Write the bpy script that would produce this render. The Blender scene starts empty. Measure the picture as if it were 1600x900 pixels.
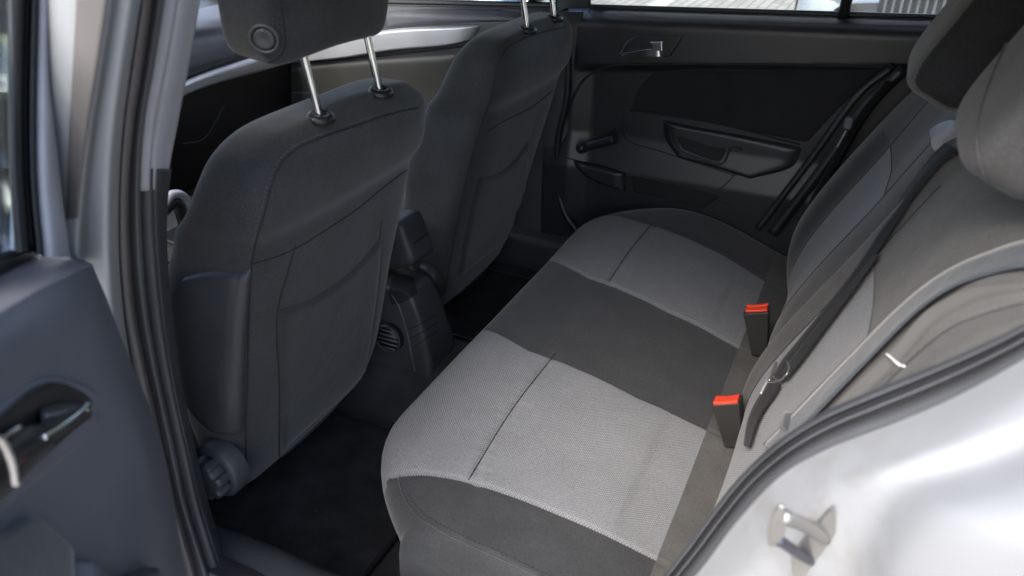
import bpy, bmesh, math, random
import numpy as np
from mathutils import Vector, Matrix
from mathutils.bvhtree import BVHTree
random.seed(4)
SC = bpy.context.scene
COL = SC.collection
# ------------------------------------------------------------------ camera
F = 1200.0                                   # focal length in pixels of a 1600 px wide frame
_x = np.array([652., 670., F]); _x /= np.linalg.norm(_x)
_u = np.array([0., 1., -_x[1] / _x[2]]); _u /= np.linalg.norm(_u)
_y = -np.cross(_u, _x)
CAM = np.array([-1.33, -.153, 1.408])
def ray(px, py):
    d = np.array([px - 800., 450. - py, F]) / F
    return np.array([d @ _x, d @ _y, d @ _u])
def P(px, py, ax, v):                        # the point of a plane x / y / z = v that was measured at px, py
    d = ray(px, py); i = 'xyz'.index(ax)
    return CAM + (v - CAM[i]) / d[i] * d
cd = bpy.data.cameras.new('camera'); cam = bpy.data.objects.new('camera', cd); COL.objects.link(cam)
R = Matrix(((_x[0], _x[1], -_x[2]), (_y[0], _y[1], -_y[2]), (_u[0], _u[1], -_u[2])))
cam.matrix_world = Matrix.Translation(Vector(CAM)) @ R.to_4x4()
cd.sensor_width = 36; cd.lens = 36 * F / 1600; cd.clip_start = .02; cd.clip_end = 500
cd.dof.use_dof = True; cd.dof.focus_distance = 1.75; cd.dof.aperture_fstop = 4.5
SC.camera = cam
# ------------------------------------------------------------------ light
SUN_EL, SUN_AZ = 52, 76                      # azimuth from the car's nose (+Y) towards its left (-X)
w = bpy.data.worlds.new('World'); SC.world = w; w.use_nodes = True
sky = w.node_tree.nodes.new('ShaderNodeTexSky'); sky.sky_type = 'NISHITA'; sky.sun_disc = False
sky.sun_elevation = math.radians(SUN_EL); sky.sun_rotation = math.radians(-SUN_AZ)
sky.dust_density = 3.0; sky.air_density = 1.0
bg = w.node_tree.nodes['Background']; bg.inputs['Strength'].default_value = .15
w.node_tree.links.new(sky.outputs[0], bg.inputs[0])
sl = bpy.data.lights.new('sun', 'SUN'); sl.energy = 1.15; sl.angle = math.radians(34); sl.color = (1, .97, .93)
sun = bpy.data.objects.new('sun', sl); COL.objects.link(sun)
e, a = math.radians(SUN_EL), math.radians(SUN_AZ)
sd = Vector((-math.sin(a) * math.cos(e), math.cos(a) * math.cos(e), math.sin(e)))
sun.rotation_euler = sd.to_track_quat('Z', 'Y').to_euler(); sun.location = (0, 0, 6)
SC.view_settings.view_transform = 'Standard'; SC.view_settings.look = 'None'
SC.view_settings.exposure = 1.75; SC.view_settings.gamma = 1.0
SC.view_settings.use_curve_mapping = False

# ------------------------------------------------------------------ materials
def newmat(name):
    m = bpy.data.materials.new(name); m.use_nodes = True
    return m, m.node_tree.nodes, m.node_tree.links, m.node_tree.nodes['Principled BSDF']
def N(ns, t, **kw):
    n = ns.new(t)
    for k, v in kw.items(): setattr(n, k, v)
    return n
def bump(ns, ls, b, h, strength, dist):
    bm_ = N(ns, 'ShaderNodeBump'); bm_.inputs['Strength'].default_value = strength; bm_.inputs['Distance'].default_value = dist
    ls.new(h, bm_.inputs['Height']); ls.new(bm_.outputs[0], b.inputs['Normal'])
def plastic(name, col, rough=.5, grain=420., gs=.45, spec=.5, var=.15, metal=0., coat=0., rv=.08):
    m, ns, ls, b = newmat(name)
    tc = N(ns, 'ShaderNodeTexCoord')
    n1 = N(ns, 'ShaderNodeTexNoise'); n1.inputs['Scale'].default_value = grain; n1.inputs['Detail'].default_value = 1
    n2 = N(ns, 'ShaderNodeTexNoise'); n2.inputs['Scale'].default_value = 9; n2.inputs['Detail'].default_value = 5
    ls.new(tc.outputs['Object'], n1.inputs['Vector']); ls.new(tc.outputs['Object'], n2.inputs['Vector'])
    r = N(ns, 'ShaderNodeMapRange'); r.inputs[1].default_value = .3; r.inputs[2].default_value = .7
    r.inputs[3].default_value = 1 - var; r.inputs[4].default_value = 1 + var
    ls.new(n2.outputs[0], r.inputs[0])
    mx = N(ns, 'ShaderNodeVectorMath', operation='SCALE'); mx.inputs[0].default_value = col[:3]
    ls.new(r.outputs[0], mx.inputs['Scale']); ls.new(mx.outputs[0], b.inputs['Base Color'])
    r2 = N(ns, 'ShaderNodeMapRange'); r2.inputs[3].default_value = rough - rv; r2.inputs[4].default_value = rough + rv
    ls.new(n2.outputs[0], r2.inputs[0]); ls.new(r2.outputs[0], b.inputs['Roughness'])
    b.inputs['Specular IOR Level'].default_value = spec; b.inputs['Metallic'].default_value = metal
    b.inputs['Coat Weight'].default_value = coat
    if gs: bump(ns, ls, b, n1.outputs[0], gs, .0006)
    return m
def fabric(name, col, sheen=.25, fuzz=380., var=.14, weave=None, dots=None, warm=0.):
    """knitted upholstery; weave = (freq per metre, lighter factor) makes the little dotted mesh, from the surface's own UV in metres"""
    m, ns, ls, b = newmat(name)
    tc = N(ns, 'ShaderNodeTexCoord')
    n1 = N(ns, 'ShaderNodeTexNoise'); n1.inputs['Scale'].default_value = fuzz; n1.inputs['Detail'].default_value = 2
    n2 = N(ns, 'ShaderNodeTexNoise'); n2.inputs['Scale'].default_value = 14; n2.inputs['Detail'].default_value = 6
    for n in (n1, n2): ls.new(tc.outputs['Object'], n.inputs['Vector'])
    r = N(ns, 'ShaderNodeMapRange'); r.inputs[1].default_value = .3; r.inputs[2].default_value = .7
    r.inputs[3].default_value = 1 - var; r.inputs[4].default_value = 1 + var
    ls.new(n2.outputs[0], r.inputs[0])
    r1 = N(ns, 'ShaderNodeMapRange'); r1.inputs[1].default_value = .25; r1.inputs[2].default_value = .75
    r1.inputs[3].default_value = .68; r1.inputs[4].default_value = 1.32
    ls.new(n1.outputs[0], r1.inputs[0])
    mul = N(ns, 'ShaderNodeMath', operation='MULTIPLY'); ls.new(r.outputs[0], mul.inputs[0]); ls.new(r1.outputs[0], mul.inputs[1])
    fac = mul.outputs[0]; height = n1.outputs[0]
    if weave:
        fr, amp = weave
        sx = N(ns, 'ShaderNodeSeparateXYZ'); ls.new(tc.outputs['UV'], sx.inputs[0])
        outs = []
        for o in (0, 1):
            mm = N(ns, 'ShaderNodeMath', operation='MULTIPLY'); ls.new(sx.outputs[o], mm.inputs[0]); mm.inputs[1].default_value = fr * 2 * math.pi
            s_ = N(ns, 'ShaderNodeMath', operation='SINE'); ls.new(mm.outputs[0], s_.inputs[0]); outs.append(s_.outputs[0])
        pr = N(ns, 'ShaderNodeMath', operation='MULTIPLY'); ls.new(outs[0], pr.inputs[0]); ls.new(outs[1], pr.inputs[1])
        rr = N(ns, 'ShaderNodeMapRange', interpolation_type='SMOOTHSTEP'); rr.inputs[1].default_value = -.3; rr.inputs[2].default_value = .5
        rr.inputs[3].default_value = 1 - amp; rr.inputs[4].default_value = 1 + amp
        ls.new(pr.outputs[0], rr.inputs[0])
        m2 = N(ns, 'ShaderNodeMath', operation='MULTIPLY'); ls.new(fac, m2.inputs[0]); ls.new(rr.outputs[0], m2.inputs[1])
        fac = m2.outputs[0]; height = rr.outputs[0]
    mx = N(ns, 'ShaderNodeVectorMath', operation='SCALE'); mx.inputs[0].default_value = col[:3]
    ls.new(fac, mx.inputs['Scale']); ls.new(mx.outputs[0], b.inputs['Base Color'])
    b.inputs['Roughness'].default_value = .85; b.inputs['Specular IOR Level'].default_value = .25
    b.inputs['Sheen Weight'].default_value = sheen; b.inputs['Sheen Roughness'].default_value = .45
    b.inputs['Sheen Tint'].default_value = (1, .97, .93, 1)
    vo = N(ns, 'ShaderNodeTexVoronoi'); vo.inputs['Scale'].default_value = 38; ls.new(tc.outputs['Object'], vo.inputs['Vector'])
    lt = N(ns, 'ShaderNodeMath', operation='LESS_THAN'); ls.new(vo.outputs['Distance'], lt.inputs[0]); lt.inputs[1].default_value = .030
    sp_ = N(ns, 'ShaderNodeSeparateColor'); ls.new(vo.outputs['Color'], sp_.inputs[0])
    gt = N(ns, 'ShaderNodeMath', operation='GREATER_THAN'); ls.new(sp_.outputs[0], gt.inputs[0]); gt.inputs[1].default_value = .80
    an = N(ns, 'ShaderNodeMath', operation='MULTIPLY'); ls.new(lt.outputs[0], an.inputs[0]); ls.new(gt.outputs[0], an.inputs[1])
    an2 = N(ns, 'ShaderNodeMath', operation='MULTIPLY'); ls.new(an.outputs[0], an2.inputs[0]); an2.inputs[1].default_value = .6
    li = N(ns, 'ShaderNodeMix', data_type='RGBA'); ls.new(an2.outputs[0], li.inputs[0]); ls.new(mx.outputs[0], li.inputs[6]); li.inputs[7].default_value = (.3, .3, .28, 1)
    ls.new(li.outputs[2], b.inputs['Base Color'])
    bump(ns, ls, b, height, .5, .0007)
    n3 = N(ns, 'ShaderNodeTexNoise'); n3.inputs['Scale'].default_value = 11; n3.inputs['Detail'].default_value = 3; n3.inputs['Distortion'].default_value = .8
    ls.new(tc.outputs['Object'], n3.inputs['Vector'])
    b1 = b.inputs['Normal'].links[0].from_node; b2 = N(ns, 'ShaderNodeBump'); b2.inputs['Strength'].default_value = .35; b2.inputs['Distance'].default_value = .006
    ls.new(n3.outputs[0], b2.inputs['Height']); ls.new(b2.outputs[0], b1.inputs['Normal'])
    return m
M = {}
M['dark_fabric'] = fabric('dark_fabric', (.036, .037, .038), .24)
M['light_fabric'] = fabric('light_fabric', (.190, .193, .197), .12, weave=(185., .34), fuzz=600, var=.05)
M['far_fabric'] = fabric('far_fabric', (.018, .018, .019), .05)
M['lightened_fabric'] = fabric('lightened_fabric', (.080, .077, .072), .14, fuzz=550)  # dark cloth, its colour lightened to stand in for grazing sheen
M['plain_light'] = fabric('plain_light', (.080, .077, .073), .12, fuzz=650, var=.07)
M['carpet'] = fabric('carpet', (.016, .0165, .018), .05, fuzz=300, var=.5)
M['tunnel'] = fabric('tunnel', (.03, .03, .032), .05, fuzz=500, var=.25)
M['trim_dark'] = plastic('trim_dark', (.044, .046, .050), .48)
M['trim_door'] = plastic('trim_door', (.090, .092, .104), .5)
M['flap'] = plastic('flap', (.16, .16, .165), .5, gs=.1)
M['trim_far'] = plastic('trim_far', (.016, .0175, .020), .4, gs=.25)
M['trim_black'] = plastic('trim_black', (.012, .012, .013), .4)
M['trim_grey'] = plastic('trim_grey', (.30, .30, .32), .55, gs=.1)
M['trim_beige'] = plastic('trim_beige', (.036, .036, .032), .55)
M['rubber'] = plastic('rubber', (.07, .072, .076), .5, gs=.1)
M['rubber_black'] = plastic('rubber_black', (.012, .013, .013), .45, gs=.05)
M['taupe'] = plastic('taupe', (.115, .105, .10), .45, gs=0)
M['silver_trim'] = plastic('silver_trim', (.52, .53, .54), .4, gs=0, metal=.55, var=.05)
M['paint'] = plastic('paint', (.31, .317, .322), .48, gs=0, metal=.2, var=.02, coat=.1, rv=.015)
M['chrome'] = plastic('chrome', (.75, .75, .76), .12, gs=0, metal=1., var=.05)
M['steel'] = plastic('steel', (.40, .39, .37), .36, gs=0, metal=.85, var=.15)
M['chrome_dark'] = plastic('chrome_dark', (.12, .12, .15), .35, gs=0, metal=.8)
M['webbing'] = fabric('webbing', (.052, .060, .070), .25, fuzz=900, weave=(300., .12))
M['webbing_dark'] = fabric('webbing_dark', (.012, .0125, .014), .05, fuzz=900)
M['red'] = plastic('red', (.75, .06, .025), .4, gs=0, var=.06)
M['buckle'] = plastic('buckle', (.024, .023, .021), .45)
M['seam'] = plastic('seam', (.012, .012, .013), .8, gs=0)
M['thread'] = plastic('thread', (.10, .10, .10), .8, gs=0)
M['white_thread'] = plastic('white_thread', (.8, .8, .78), .7, gs=0)
M['dot'] = plastic('dot', (.4, .4, .4), .4, gs=0)
M['white_paint'] = plastic('white_paint', (.75, .76, .78), .3, gs=0, coat=.8, var=.04)
M['blue_paint'] = plastic('blue_paint', (.36, .39, .43), .3, gs=0, coat=.8, metal=.4, var=.05)
M['lamp'] = plastic('lamp', (.6, .62, .65), .1, gs=0, metal=.8, var=.4)
M['cable'] = M['rubber_black']
def glassmat():
    m, ns, ls, b = newmat('window_glass')
    t = N(ns, 'ShaderNodeBsdfTransparent'); t.inputs[0].default_value = (.90, .94, .93, 1)
    g = N(ns, 'ShaderNodeBsdfGlossy'); g.inputs['Roughness'].default_value = .01
    fr = N(ns, 'ShaderNodeFresnel'); fr.inputs[0].default_value = 1.45
    mx = N(ns, 'ShaderNodeMixShader'); out = ns['Material Output']
    ls.new(fr.outputs[0], mx.inputs[0]); ls.new(t.outputs[0], mx.inputs[1]); ls.new(g.outputs[0], mx.inputs[2]); ls.new(mx.outputs[0], out.inputs[0])
    return m
M['glass'] = glassmat()
def jambpaint():
    m = M['paint'].copy(); m.name = 'paint_jamb'; ns, ls = m.node_tree.nodes, m.node_tree.links; b = ns['Principled BSDF']
    src = b.inputs['Base Color'].links[0].from_socket
    geo = N(ns, 'ShaderNodeNewGeometry'); d = N(ns, 'ShaderNodeVectorMath', operation='DISTANCE')
    ls.new(geo.outputs['Position'], d.inputs[0]); d.inputs[1].default_value = tuple(P(1235, 815, 'x', -.78))
    nz = N(ns, 'ShaderNodeTexNoise'); nz.inputs['Scale'].default_value = 28; nz.inputs['Detail'].default_value = 8; ls.new(geo.outputs['Position'], nz.inputs['Vector'])
    r = N(ns, 'ShaderNodeMapRange'); r.inputs[1].default_value = .02; r.inputs[2].default_value = .14; r.inputs[3].default_value = .6; r.inputs[4].default_value = 0.03; ls.new(d.outputs['Value'], r.inputs[0])
    r2 = N(ns, 'ShaderNodeMapRange'); r2.inputs[1].default_value = .42; r2.inputs[2].default_value = .66; ls.new(nz.outputs[0], r2.inputs[0])
    mu = N(ns, 'ShaderNodeMath', operation='MULTIPLY'); ls.new(r.outputs[0], mu.inputs[0]); ls.new(r2.outputs[0], mu.inputs[1])
    mx = N(ns, 'ShaderNodeMix', data_type='RGBA'); ls.new(mu.outputs[0], mx.inputs[0]); ls.new(src, mx.inputs[6]); mx.inputs[7].default_value = (.20, .185, .155, 1)
    ls.new(mx.outputs[2], b.inputs['Base Color']); return m
M['paint_jamb'] = jambpaint()
def paving():
    m, ns, ls, b = newmat('block_paving')
    tc = N(ns, 'ShaderNodeTexCoord'); br = N(ns, 'ShaderNodeTexBrick')
    br.inputs['Scale'].default_value = 1.0; br.inputs['Brick Width'].default_value = .2; br.inputs['Row Height'].default_value = .1
    br.inputs['Mortar Size'].default_value = .008
    br.inputs['Color1'].default_value = (.27, .25, .22, 1); br.inputs['Color2'].default_value = (.37, .34, .30, 1); br.inputs['Mortar'].default_value = (.14, .13, .12, 1)
    ls.new(tc.outputs['Object'], br.inputs['Vector']); ls.new(br.outputs[0], b.inputs['Base Color']); b.inputs['Roughness'].default_value = .85
    return m
M['paving'] = paving()
def brickwall():
    m, ns, ls, b = newmat('brick'); tc = N(ns, 'ShaderNodeTexCoord'); br = N(ns, 'ShaderNodeTexBrick')
    mp = N(ns, 'ShaderNodeMapping'); mp.inputs['Rotation'].default_value = (math.pi / 2, 0, math.pi / 2)
    br.inputs['Scale'].default_value = 1.0; br.inputs['Brick Width'].default_value = .22; br.inputs['Row Height'].default_value = .075
    br.inputs['Mortar Size'].default_value = .008
    br.inputs['Color1'].default_value = (.26, .23, .2, 1); br.inputs['Color2'].default_value = (.34, .31, .27, 1); br.inputs['Mortar'].default_value = (.4, .39, .37, 1)
    ls.new(tc.outputs['Object'], mp.inputs[0]); ls.new(mp.outputs[0], br.inputs['Vector']); ls.new(br.outputs[0], b.inputs['Base Color']); b.inputs['Roughness'].default_value = .9
    return m
M['brick'] = brickwall()

# ------------------------------------------------------------------ object helpers
BASE = {}
def tag(o, label, cat, group=None, kind=None):
    if label: o['label'] = label
    if cat: o['category'] = cat
    if group: o['group'] = group
    if kind: o['kind'] = kind
    return o
def thing(name, loc, label, cat, group=None):
    o = bpy.data.objects.new(name, None); COL.objects.link(o); o.location = loc; o.empty_display_size = .05
    BASE[o] = np.array(loc, float)
    return tag(o, label, cat, group)
def mk(name, V, Fc, mat, parent=None, smooth=True, uv=None, mods=()):
    base = BASE[parent] if parent is not None else np.zeros(3)
    V = np.asarray(V, float) - base
    me = bpy.data.meshes.new(name); me.from_pydata([tuple(v) for v in V], [], [tuple(f) for f in Fc])
    mats = mat if isinstance(mat, (list, tuple)) else [mat]
    for m_ in mats: me.materials.append(M[m_] if isinstance(m_, str) else m_)
    if uv is not None:
        L = me.uv_layers.new(name='UVMap')
        for lp in me.loops: L.data[lp.index].uv = uv[lp.vertex_index]
    if smooth: me.polygons.foreach_set('use_smooth', [True] * len(me.polygons))
    o = bpy.data.objects.new(name, me); COL.objects.link(o)
    if parent is not None: o.parent = parent
    BASE[o] = base
    for kind, kw in mods:
        md = o.modifiers.new(kind.lower(), kind)
        for k, v in kw.items(): setattr(md, k, v)
    return o
def cr(pts, n, closed=False):                # Catmull-Rom, resampled to n points evenly along the curve
    pts = np.asarray(pts, float); k = len(pts)
    if k == 2: return pts[0] + (pts[1] - pts[0]) * np.linspace(0, 1, n)[:, None]
    if closed: ext = np.vstack([pts[-1], pts, pts[0], pts[1]]); seg = k
    else: ext = np.vstack([2 * pts[0] - pts[1], pts, 2 * pts[-1] - pts[-2]]); seg = k - 1
    out = []
    for i in range(seg):
        p0, p1, p2, p3 = ext[i:i + 4]
        for t in np.linspace(0, 1, 17)[:-1]:
            out.append(.5 * ((2 * p1) + (p2 - p0) * t + (2 * p0 - 5 * p1 + 4 * p2 - p3) * t * t + (3 * p1 - p0 - 3 * p2 + p3) * t ** 3))
    out.append(ext[seg + 1] if not closed else pts[0]); out = np.array(out)
    d = np.r_[0, np.cumsum(np.linalg.norm(np.diff(out, axis=0), axis=1))]
    s = np.linspace(0, d[-1], n + 1)[:-1] if closed else np.linspace(0, d[-1], n)
    return np.stack([np.interp(s, d, out[:, j]) for j in range(out.shape[1])], 1)
def crk(pts, n):                             # Catmull-Rom with n steps per knot, so every knot stays on the grid
    pts = np.asarray(pts, float); ext = np.vstack([2 * pts[0] - pts[1], pts, 2 * pts[-1] - pts[-2]]); out = []
    for i in range(len(pts) - 1):
        p0, p1, p2, p3 = ext[i:i + 4]
        for t in np.linspace(0, 1, n + 1)[:-1]:
            out.append(.5 * ((2 * p1) + (p2 - p0) * t + (2 * p0 - 5 * p1 + 4 * p2 - p3) * t * t + (3 * p1 - p0 - 3 * p2 + p3) * t ** 3))
    out.append(pts[-1]); return np.array(out)
def dense(rows, nu, nv):
    A = [cr(r, nu) for r in rows]
    B = [cr([a_[i] for a_ in A], nv) for i in range(nu)]
    return np.array(B).transpose(1, 0, 2)    # nv x nu x 3
def gfaces(nv, nu, cu=False, cv=False):
    fs = []
    for i in range(nv if cv else nv - 1):
        for j in range(nu if cu else nu - 1):
            a_, b_ = i * nu + j, i * nu + (j + 1) % nu; c_, d_ = ((i + 1) % nv) * nu + (j + 1) % nu, ((i + 1) % nv) * nu + j
            fs.append((a_, b_, c_, d_))
    return fs
def guv(G):
    du = np.zeros(G.shape[:2]); dv = np.zeros(G.shape[:2])
    du[:, 1:] = np.cumsum(np.linalg.norm(np.diff(G, axis=1), axis=2), axis=1)
    dv[1:, :] = np.cumsum(np.linalg.norm(np.diff(G, axis=0), axis=2), axis=0)
    mu = np.median(du, axis=0)[None, :].repeat(G.shape[0], 0) if 1 else du
    return np.stack([mu, np.median(dv, axis=1)[:, None].repeat(G.shape[1], 1)], 2).reshape(-1, 2)
def gridobj(name, G, mat, parent=None, cu=False, thick=0., matfn=None, off=-1., flip=False, mods=(), uv=None):
    nv, nu = G.shape[:2]; fs = gfaces(nv, nu, cu)
    if flip: fs = [f[::-1] for f in fs]
    md = list(mods)
    if thick: md = [('SOLIDIFY', dict(thickness=thick, offset=off))] + md
    o = mk(name, G.reshape(-1, 3), fs, mat, parent, uv=guv(G) if uv is None else uv, mods=md)
    if matfn:
        k = 0
        for i in range(nv - 1):
            for j in range(nu if cu else nu - 1):
                o.data.polygons[k].material_index = matfn(i, j); k += 1
    return o
def caps(V, F_, ring, flip=False):
    V.append(np.mean([V[i] for i in ring], axis=0)); c = len(V) - 1; n = len(ring)
    for i in range(n):
        t = (ring[i], ring[(i + 1) % n], c); F_.append(t[::-1] if flip else t)
def sweep(name, path, prof, mat, parent=None, up=(0, 0, 1), closed_prof=True, cap=True, scale=None, smooth=True, mods=()):
    path = np.asarray(path, float); n = len(path); k = len(prof); V = []; F_ = []
    ups = np.asarray(up, float); ups = np.tile(ups, (n, 1)) if ups.ndim == 1 else ups
    for i in range(n):
        t = path[min(i + 1, n - 1)] - path[max(i - 1, 0)]; t /= np.linalg.norm(t)
        s_ = np.cross(t, ups[i]); s_ /= np.linalg.norm(s_); u_ = np.cross(s_, t)
        sc = 1 if scale is None else scale[i]
        for (a_, b_) in prof: V.append(path[i] + (s_ * a_ + u_ * b_) * sc)
    F_ = gfaces(n, k, closed_prof)
    if cap and closed_prof: caps(V, F_, list(range(k)), True); caps(V, F_, list(range((n - 1) * k, n * k)))
    return mk(name, V, F_, mat, parent, smooth=smooth, mods=mods)
def circ(r, n=12, ry=None): return [(r * math.cos(2 * math.pi * i / n), (ry or r) * math.sin(2 * math.pi * i / n)) for i in range(n)]
def tube(name, pts, r, mat, parent=None, n=10, res=None, up=(0.13, .2, .97), scale=None):
    pts = cr(pts, res or max(8, 6 * len(pts))); return sweep(name, pts, circ(r, n), mat, parent, up, scale=scale)
def rbox(name, c, dims, mat, parent=None, bev=.01, rot=None, seg=4, taper=None, smooth=True):
    bm = bmesh.new(); bmesh.ops.create_cube(bm, size=1)
    for v in bm.verts:
        k = 1 if taper is None else (1 + (taper - 1) * (v.co.z + .5))
        v.co = Vector((v.co.x * dims[0] * k, v.co.y * dims[1] * k, v.co.z * dims[2]))
    if bev: bmesh.ops.bevel(bm, geom=bm.edges[:], offset=bev, segments=seg, profile=.5, affect='EDGES')
    if rot is not None: bm.transform(rot.to_4x4())
    V = [np.array(v.co) + np.array(c) for v in bm.verts]; F_ = [[v.index for v in f.verts] for f in bm.faces]; bm.free()
    return mk(name, V, F_, mat, parent, smooth=smooth, mods=[('WEIGHTED_NORMAL', {})] if smooth else ())
def superbox(name, c, dims, mat, parent=None, e1=.35, e2=.35, rot=None, nu=64, nv=40, warp=None, matfn=None):
    V = []; F_ = []
    def sp(v, e_): return math.copysign(abs(v) ** e_, v)
    for i in range(nv + 1):
        ph = -math.pi / 2 + math.pi * i / nv
        for j in range(nu):
            th = 2 * math.pi * j / nu
            p = Vector((dims[0] / 2 * sp(math.cos(ph), e1) * sp(math.cos(th), e2), dims[1] / 2 * sp(math.cos(ph), e1) * sp(math.sin(th), e2), dims[2] / 2 * sp(math.sin(ph), e1)))
            if warp: p = Vector(warp(p))
            if rot is not None: p = rot @ p
            V.append(np.array(p) + np.array(c))
    F_ = gfaces(nv + 1, nu, True)
    o = mk(name, V, F_, mat, parent)
    if matfn:
        for pl in o.data.polygons: pl.material_index = matfn(pl.center + Vector(-np.array(c) + BASE[o]))
    return o
def bvh(*objs):
    V = []; F_ = []
    for o in objs:
        k = len(V); V += [Vector(np.array(v.co) + BASE[o]) for v in o.data.vertices]; F_ += [tuple(i + k for i in p.vertices) for p in o.data.polygons]
    return BVHTree.FromPolygons(V, F_)
def hit(T, px, py, org=None):
    d = Vector(ray(px, py)).normalized(); r = T.ray_cast(Vector(CAM), d)
    if r[0] is None:
        return None, None
    n = r[1]
    if n.dot(d) > 0: n = -n
    return np.array(r[0]), np.array(n)
def onsurf(T, pts, lift=0.):
    out = []; last = None
    for p in pts:
        h, n = hit(T, *p)
        if h is None: continue
        out.append(h + n * lift)
    return np.array(out)
def seam(name, T, pts, parent, r=.0014, mat='seam', lift=0., n=60):
    q = onsurf(T, cr(pts, n), lift)
    if len(q) < 3: return None
    return sweep(name, q, circ(r, 6), mat, parent, up=(.3, .5, .8))
def stitches(name, T, pts, parent, mat='thread', L=.004, gap=.003, r=.0006, lift=.0006):
    q = onsurf(T, cr(pts, 160), lift); d = np.r_[0, np.cumsum(np.linalg.norm(np.diff(q, axis=0), axis=1))]
    V = []; F_ = []; s = 0
    while s + L < d[-1]:
        a_, b_ = [np.array([np.interp(x_, d, q[:, j]) for j in range(3)]) for x_ in (s, s + L)]
        t = (b_ - a_) / np.linalg.norm(b_ - a_); u_ = np.cross(t, (.3, .5, .8)); u_ /= np.linalg.norm(u_); v_ = np.cross(t, u_)
        k = len(V)
        for c_ in (a_, b_):
            for i in range(5): V.append(c_ + r * (u_ * math.cos(i * 1.2566) + v_ * math.sin(i * 1.2566)))
        for i in range(5): F_.append((k + i, k + (i + 1) % 5, k + 5 + (i + 1) % 5, k + 5 + i))
        F_ += [tuple(k + i for i in range(5))[::-1], tuple(k + 5 + i for i in range(5))]
        s += L + gap
    return mk(name, V, F_, mat, parent)
def decal(name, T, rows, mat, parent, lift=.004, nu=30, nv=24, edge=.12, sink=.003, ridge=0.):
    """a raised piece lying on a surface: its outline was measured, its points lie on the surface, lifted along the normal with rounded edges"""
    g = dense([[(*p,) for p in r] for r in rows], nu, nv); G = np.zeros((nv, nu, 3)); bad = []
    Nn = np.zeros((nv, nu, 3))
    for i in range(nv):
        for j in range(nu):
            h, n = hit(T, *g[i, j])
            if h is None: bad.append((i, j)); h = np.full(3, np.nan); n = h
            G[i, j] = h; Nn[i, j] = n
    for (i, j) in bad:
        d_ = [(abs(i - a_) + abs(j - b_), a_, b_) for a_ in range(nv) for b_ in range(nu) if not np.isnan(G[a_, b_, 0])]
        _, a_, b_ = min(d_); G[i, j] = G[a_, b_]; Nn[i, j] = Nn[a_, b_]
    nm = Nn.mean(axis=(0, 1)); nm /= np.linalg.norm(nm)
    for i in range(nv):
        for j in range(nu):
            e_ = min(i / (nv - 1), 1 - i / (nv - 1), j / (nu - 1), 1 - j / (nu - 1)) / edge
            e_ = min(1, e_); k = math.sqrt(max(0, 1 - (1 - e_) ** 2))
            n = Nn[i, j] * .5 + nm * .5; n /= np.linalg.norm(n)
            G[i, j] += n * (-sink + (lift + sink) * k)
    return gridobj(name, G, mat, parent)
def curve_px(l): return [P(p[0], p[1], 'x', p[2]) for p in l]

exec_parts = []
# ================================================================== THE CAR SHELL
car = thing('car', (0, 0, 0), 'silver car with its rear door open, the one whose cabin we look into', 'car')
# --- carpeted floor and tunnel
def floor_z(x, y):
    t = math.exp(-(x / .13) ** 4) * .10
    s_ = max(0., (abs(x) - .60) / .10); sill = min(1, s_) ** 2 * .10
    rise = .10 * min(1, max(0, (.50 - y) / .16)) ** 2
    return .262 + max(t, sill) + rise
xs = np.linspace(-.74, .74, 90); ys = np.linspace(.15, 2.1, 90)
G = np.array([[(x, y, floor_z(x, y)) for x in xs] for y in ys])
G += np.random.RandomState(1).normal(0, .0006, G.shape)
gridobj('floor_carpet', G, 'tunnel', car)
# --- rear body jamb (bottom right of the photo)
sealo = [(1010, 960), (1085, 905), (1150, 822), (1220, 748), (1300, 703), (1400, 665), (1500, 622), (1620, 556), (1760, 470)]
seali = [(960, 985), (1032, 905), (1102, 812), (1160, 740), (1232, 676), (1302, 636), (1402, 594), (1502, 552), (1620, 494), (1760, 400)]
rows = [[(*p, -.722) for p in sealo],
        [(1090, 985, -.765), (1150, 915, -.765), (1215, 835, -.765), (1275, 775, -.765), (1340, 735, -.765), (1430, 700, -.765), (1520, 662, -.765), (1630, 606, -.765), (1770, 520, -.765)],
        [(1168, 998, -.7815), (1222, 922, -.7815), (1277, 846, -.7815), (1317, 791, -.7815), (1367, 748, -.7815), (1445, 716, -.7815), (1528, 684, -.7815), (1634, 638, -.7815), (1775, 552, -.7815)],
        [(1180, 1000, -.785), (1235, 925, -.785), (1290, 850, -.785), (1330, 795, -.785), (1380, 755, -.785), (1455, 724, -.785), (1535, 692, -.785), (1640, 646, -.785), (1780, 560, -.785)],
        [(1290, 1010, -.80), (1320, 935, -.80), (1350, 862, -.80), (1378, 812, -.80), (1418, 775, -.80), (1485, 752, -.80), (1555, 730, -.80), (1650, 690, -.80), (1790, 610, -.80)],
        [(1380, 1020, -.84), (1400, 945, -.84), (1425, 880, -.84), (1455, 835, -.84), (1490, 808, -.84), (1540, 792, -.84), (1600, 775, -.84), (1670, 745, -.84), (1800, 680, -.84)],
        [(1500, 1030, -.865), (1530, 955, -.865), (1560, 905, -.865), (1590, 870, -.865), (1620, 850, -.865), (1650, 835, -.865), (1700, 815, -.865), (1750, 790, -.865), (1850, 740, -.865)],
        [(1650, 1050, -.87), (1680, 1000, -.87), (1700, 960, -.87), (1720, 930, -.87), (1740, 910, -.87), (1780, 890, -.87), (1820, 870, -.87), (1880, 850, -.87), (1950, 810, -.87)]]
G = dense([curve_px(r) for r in rows], 80, 60)
jamb = gridobj('door_jamb', G, 'paint_jamb', car, thick=.004)
Tj = bvh(jamb)
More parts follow.
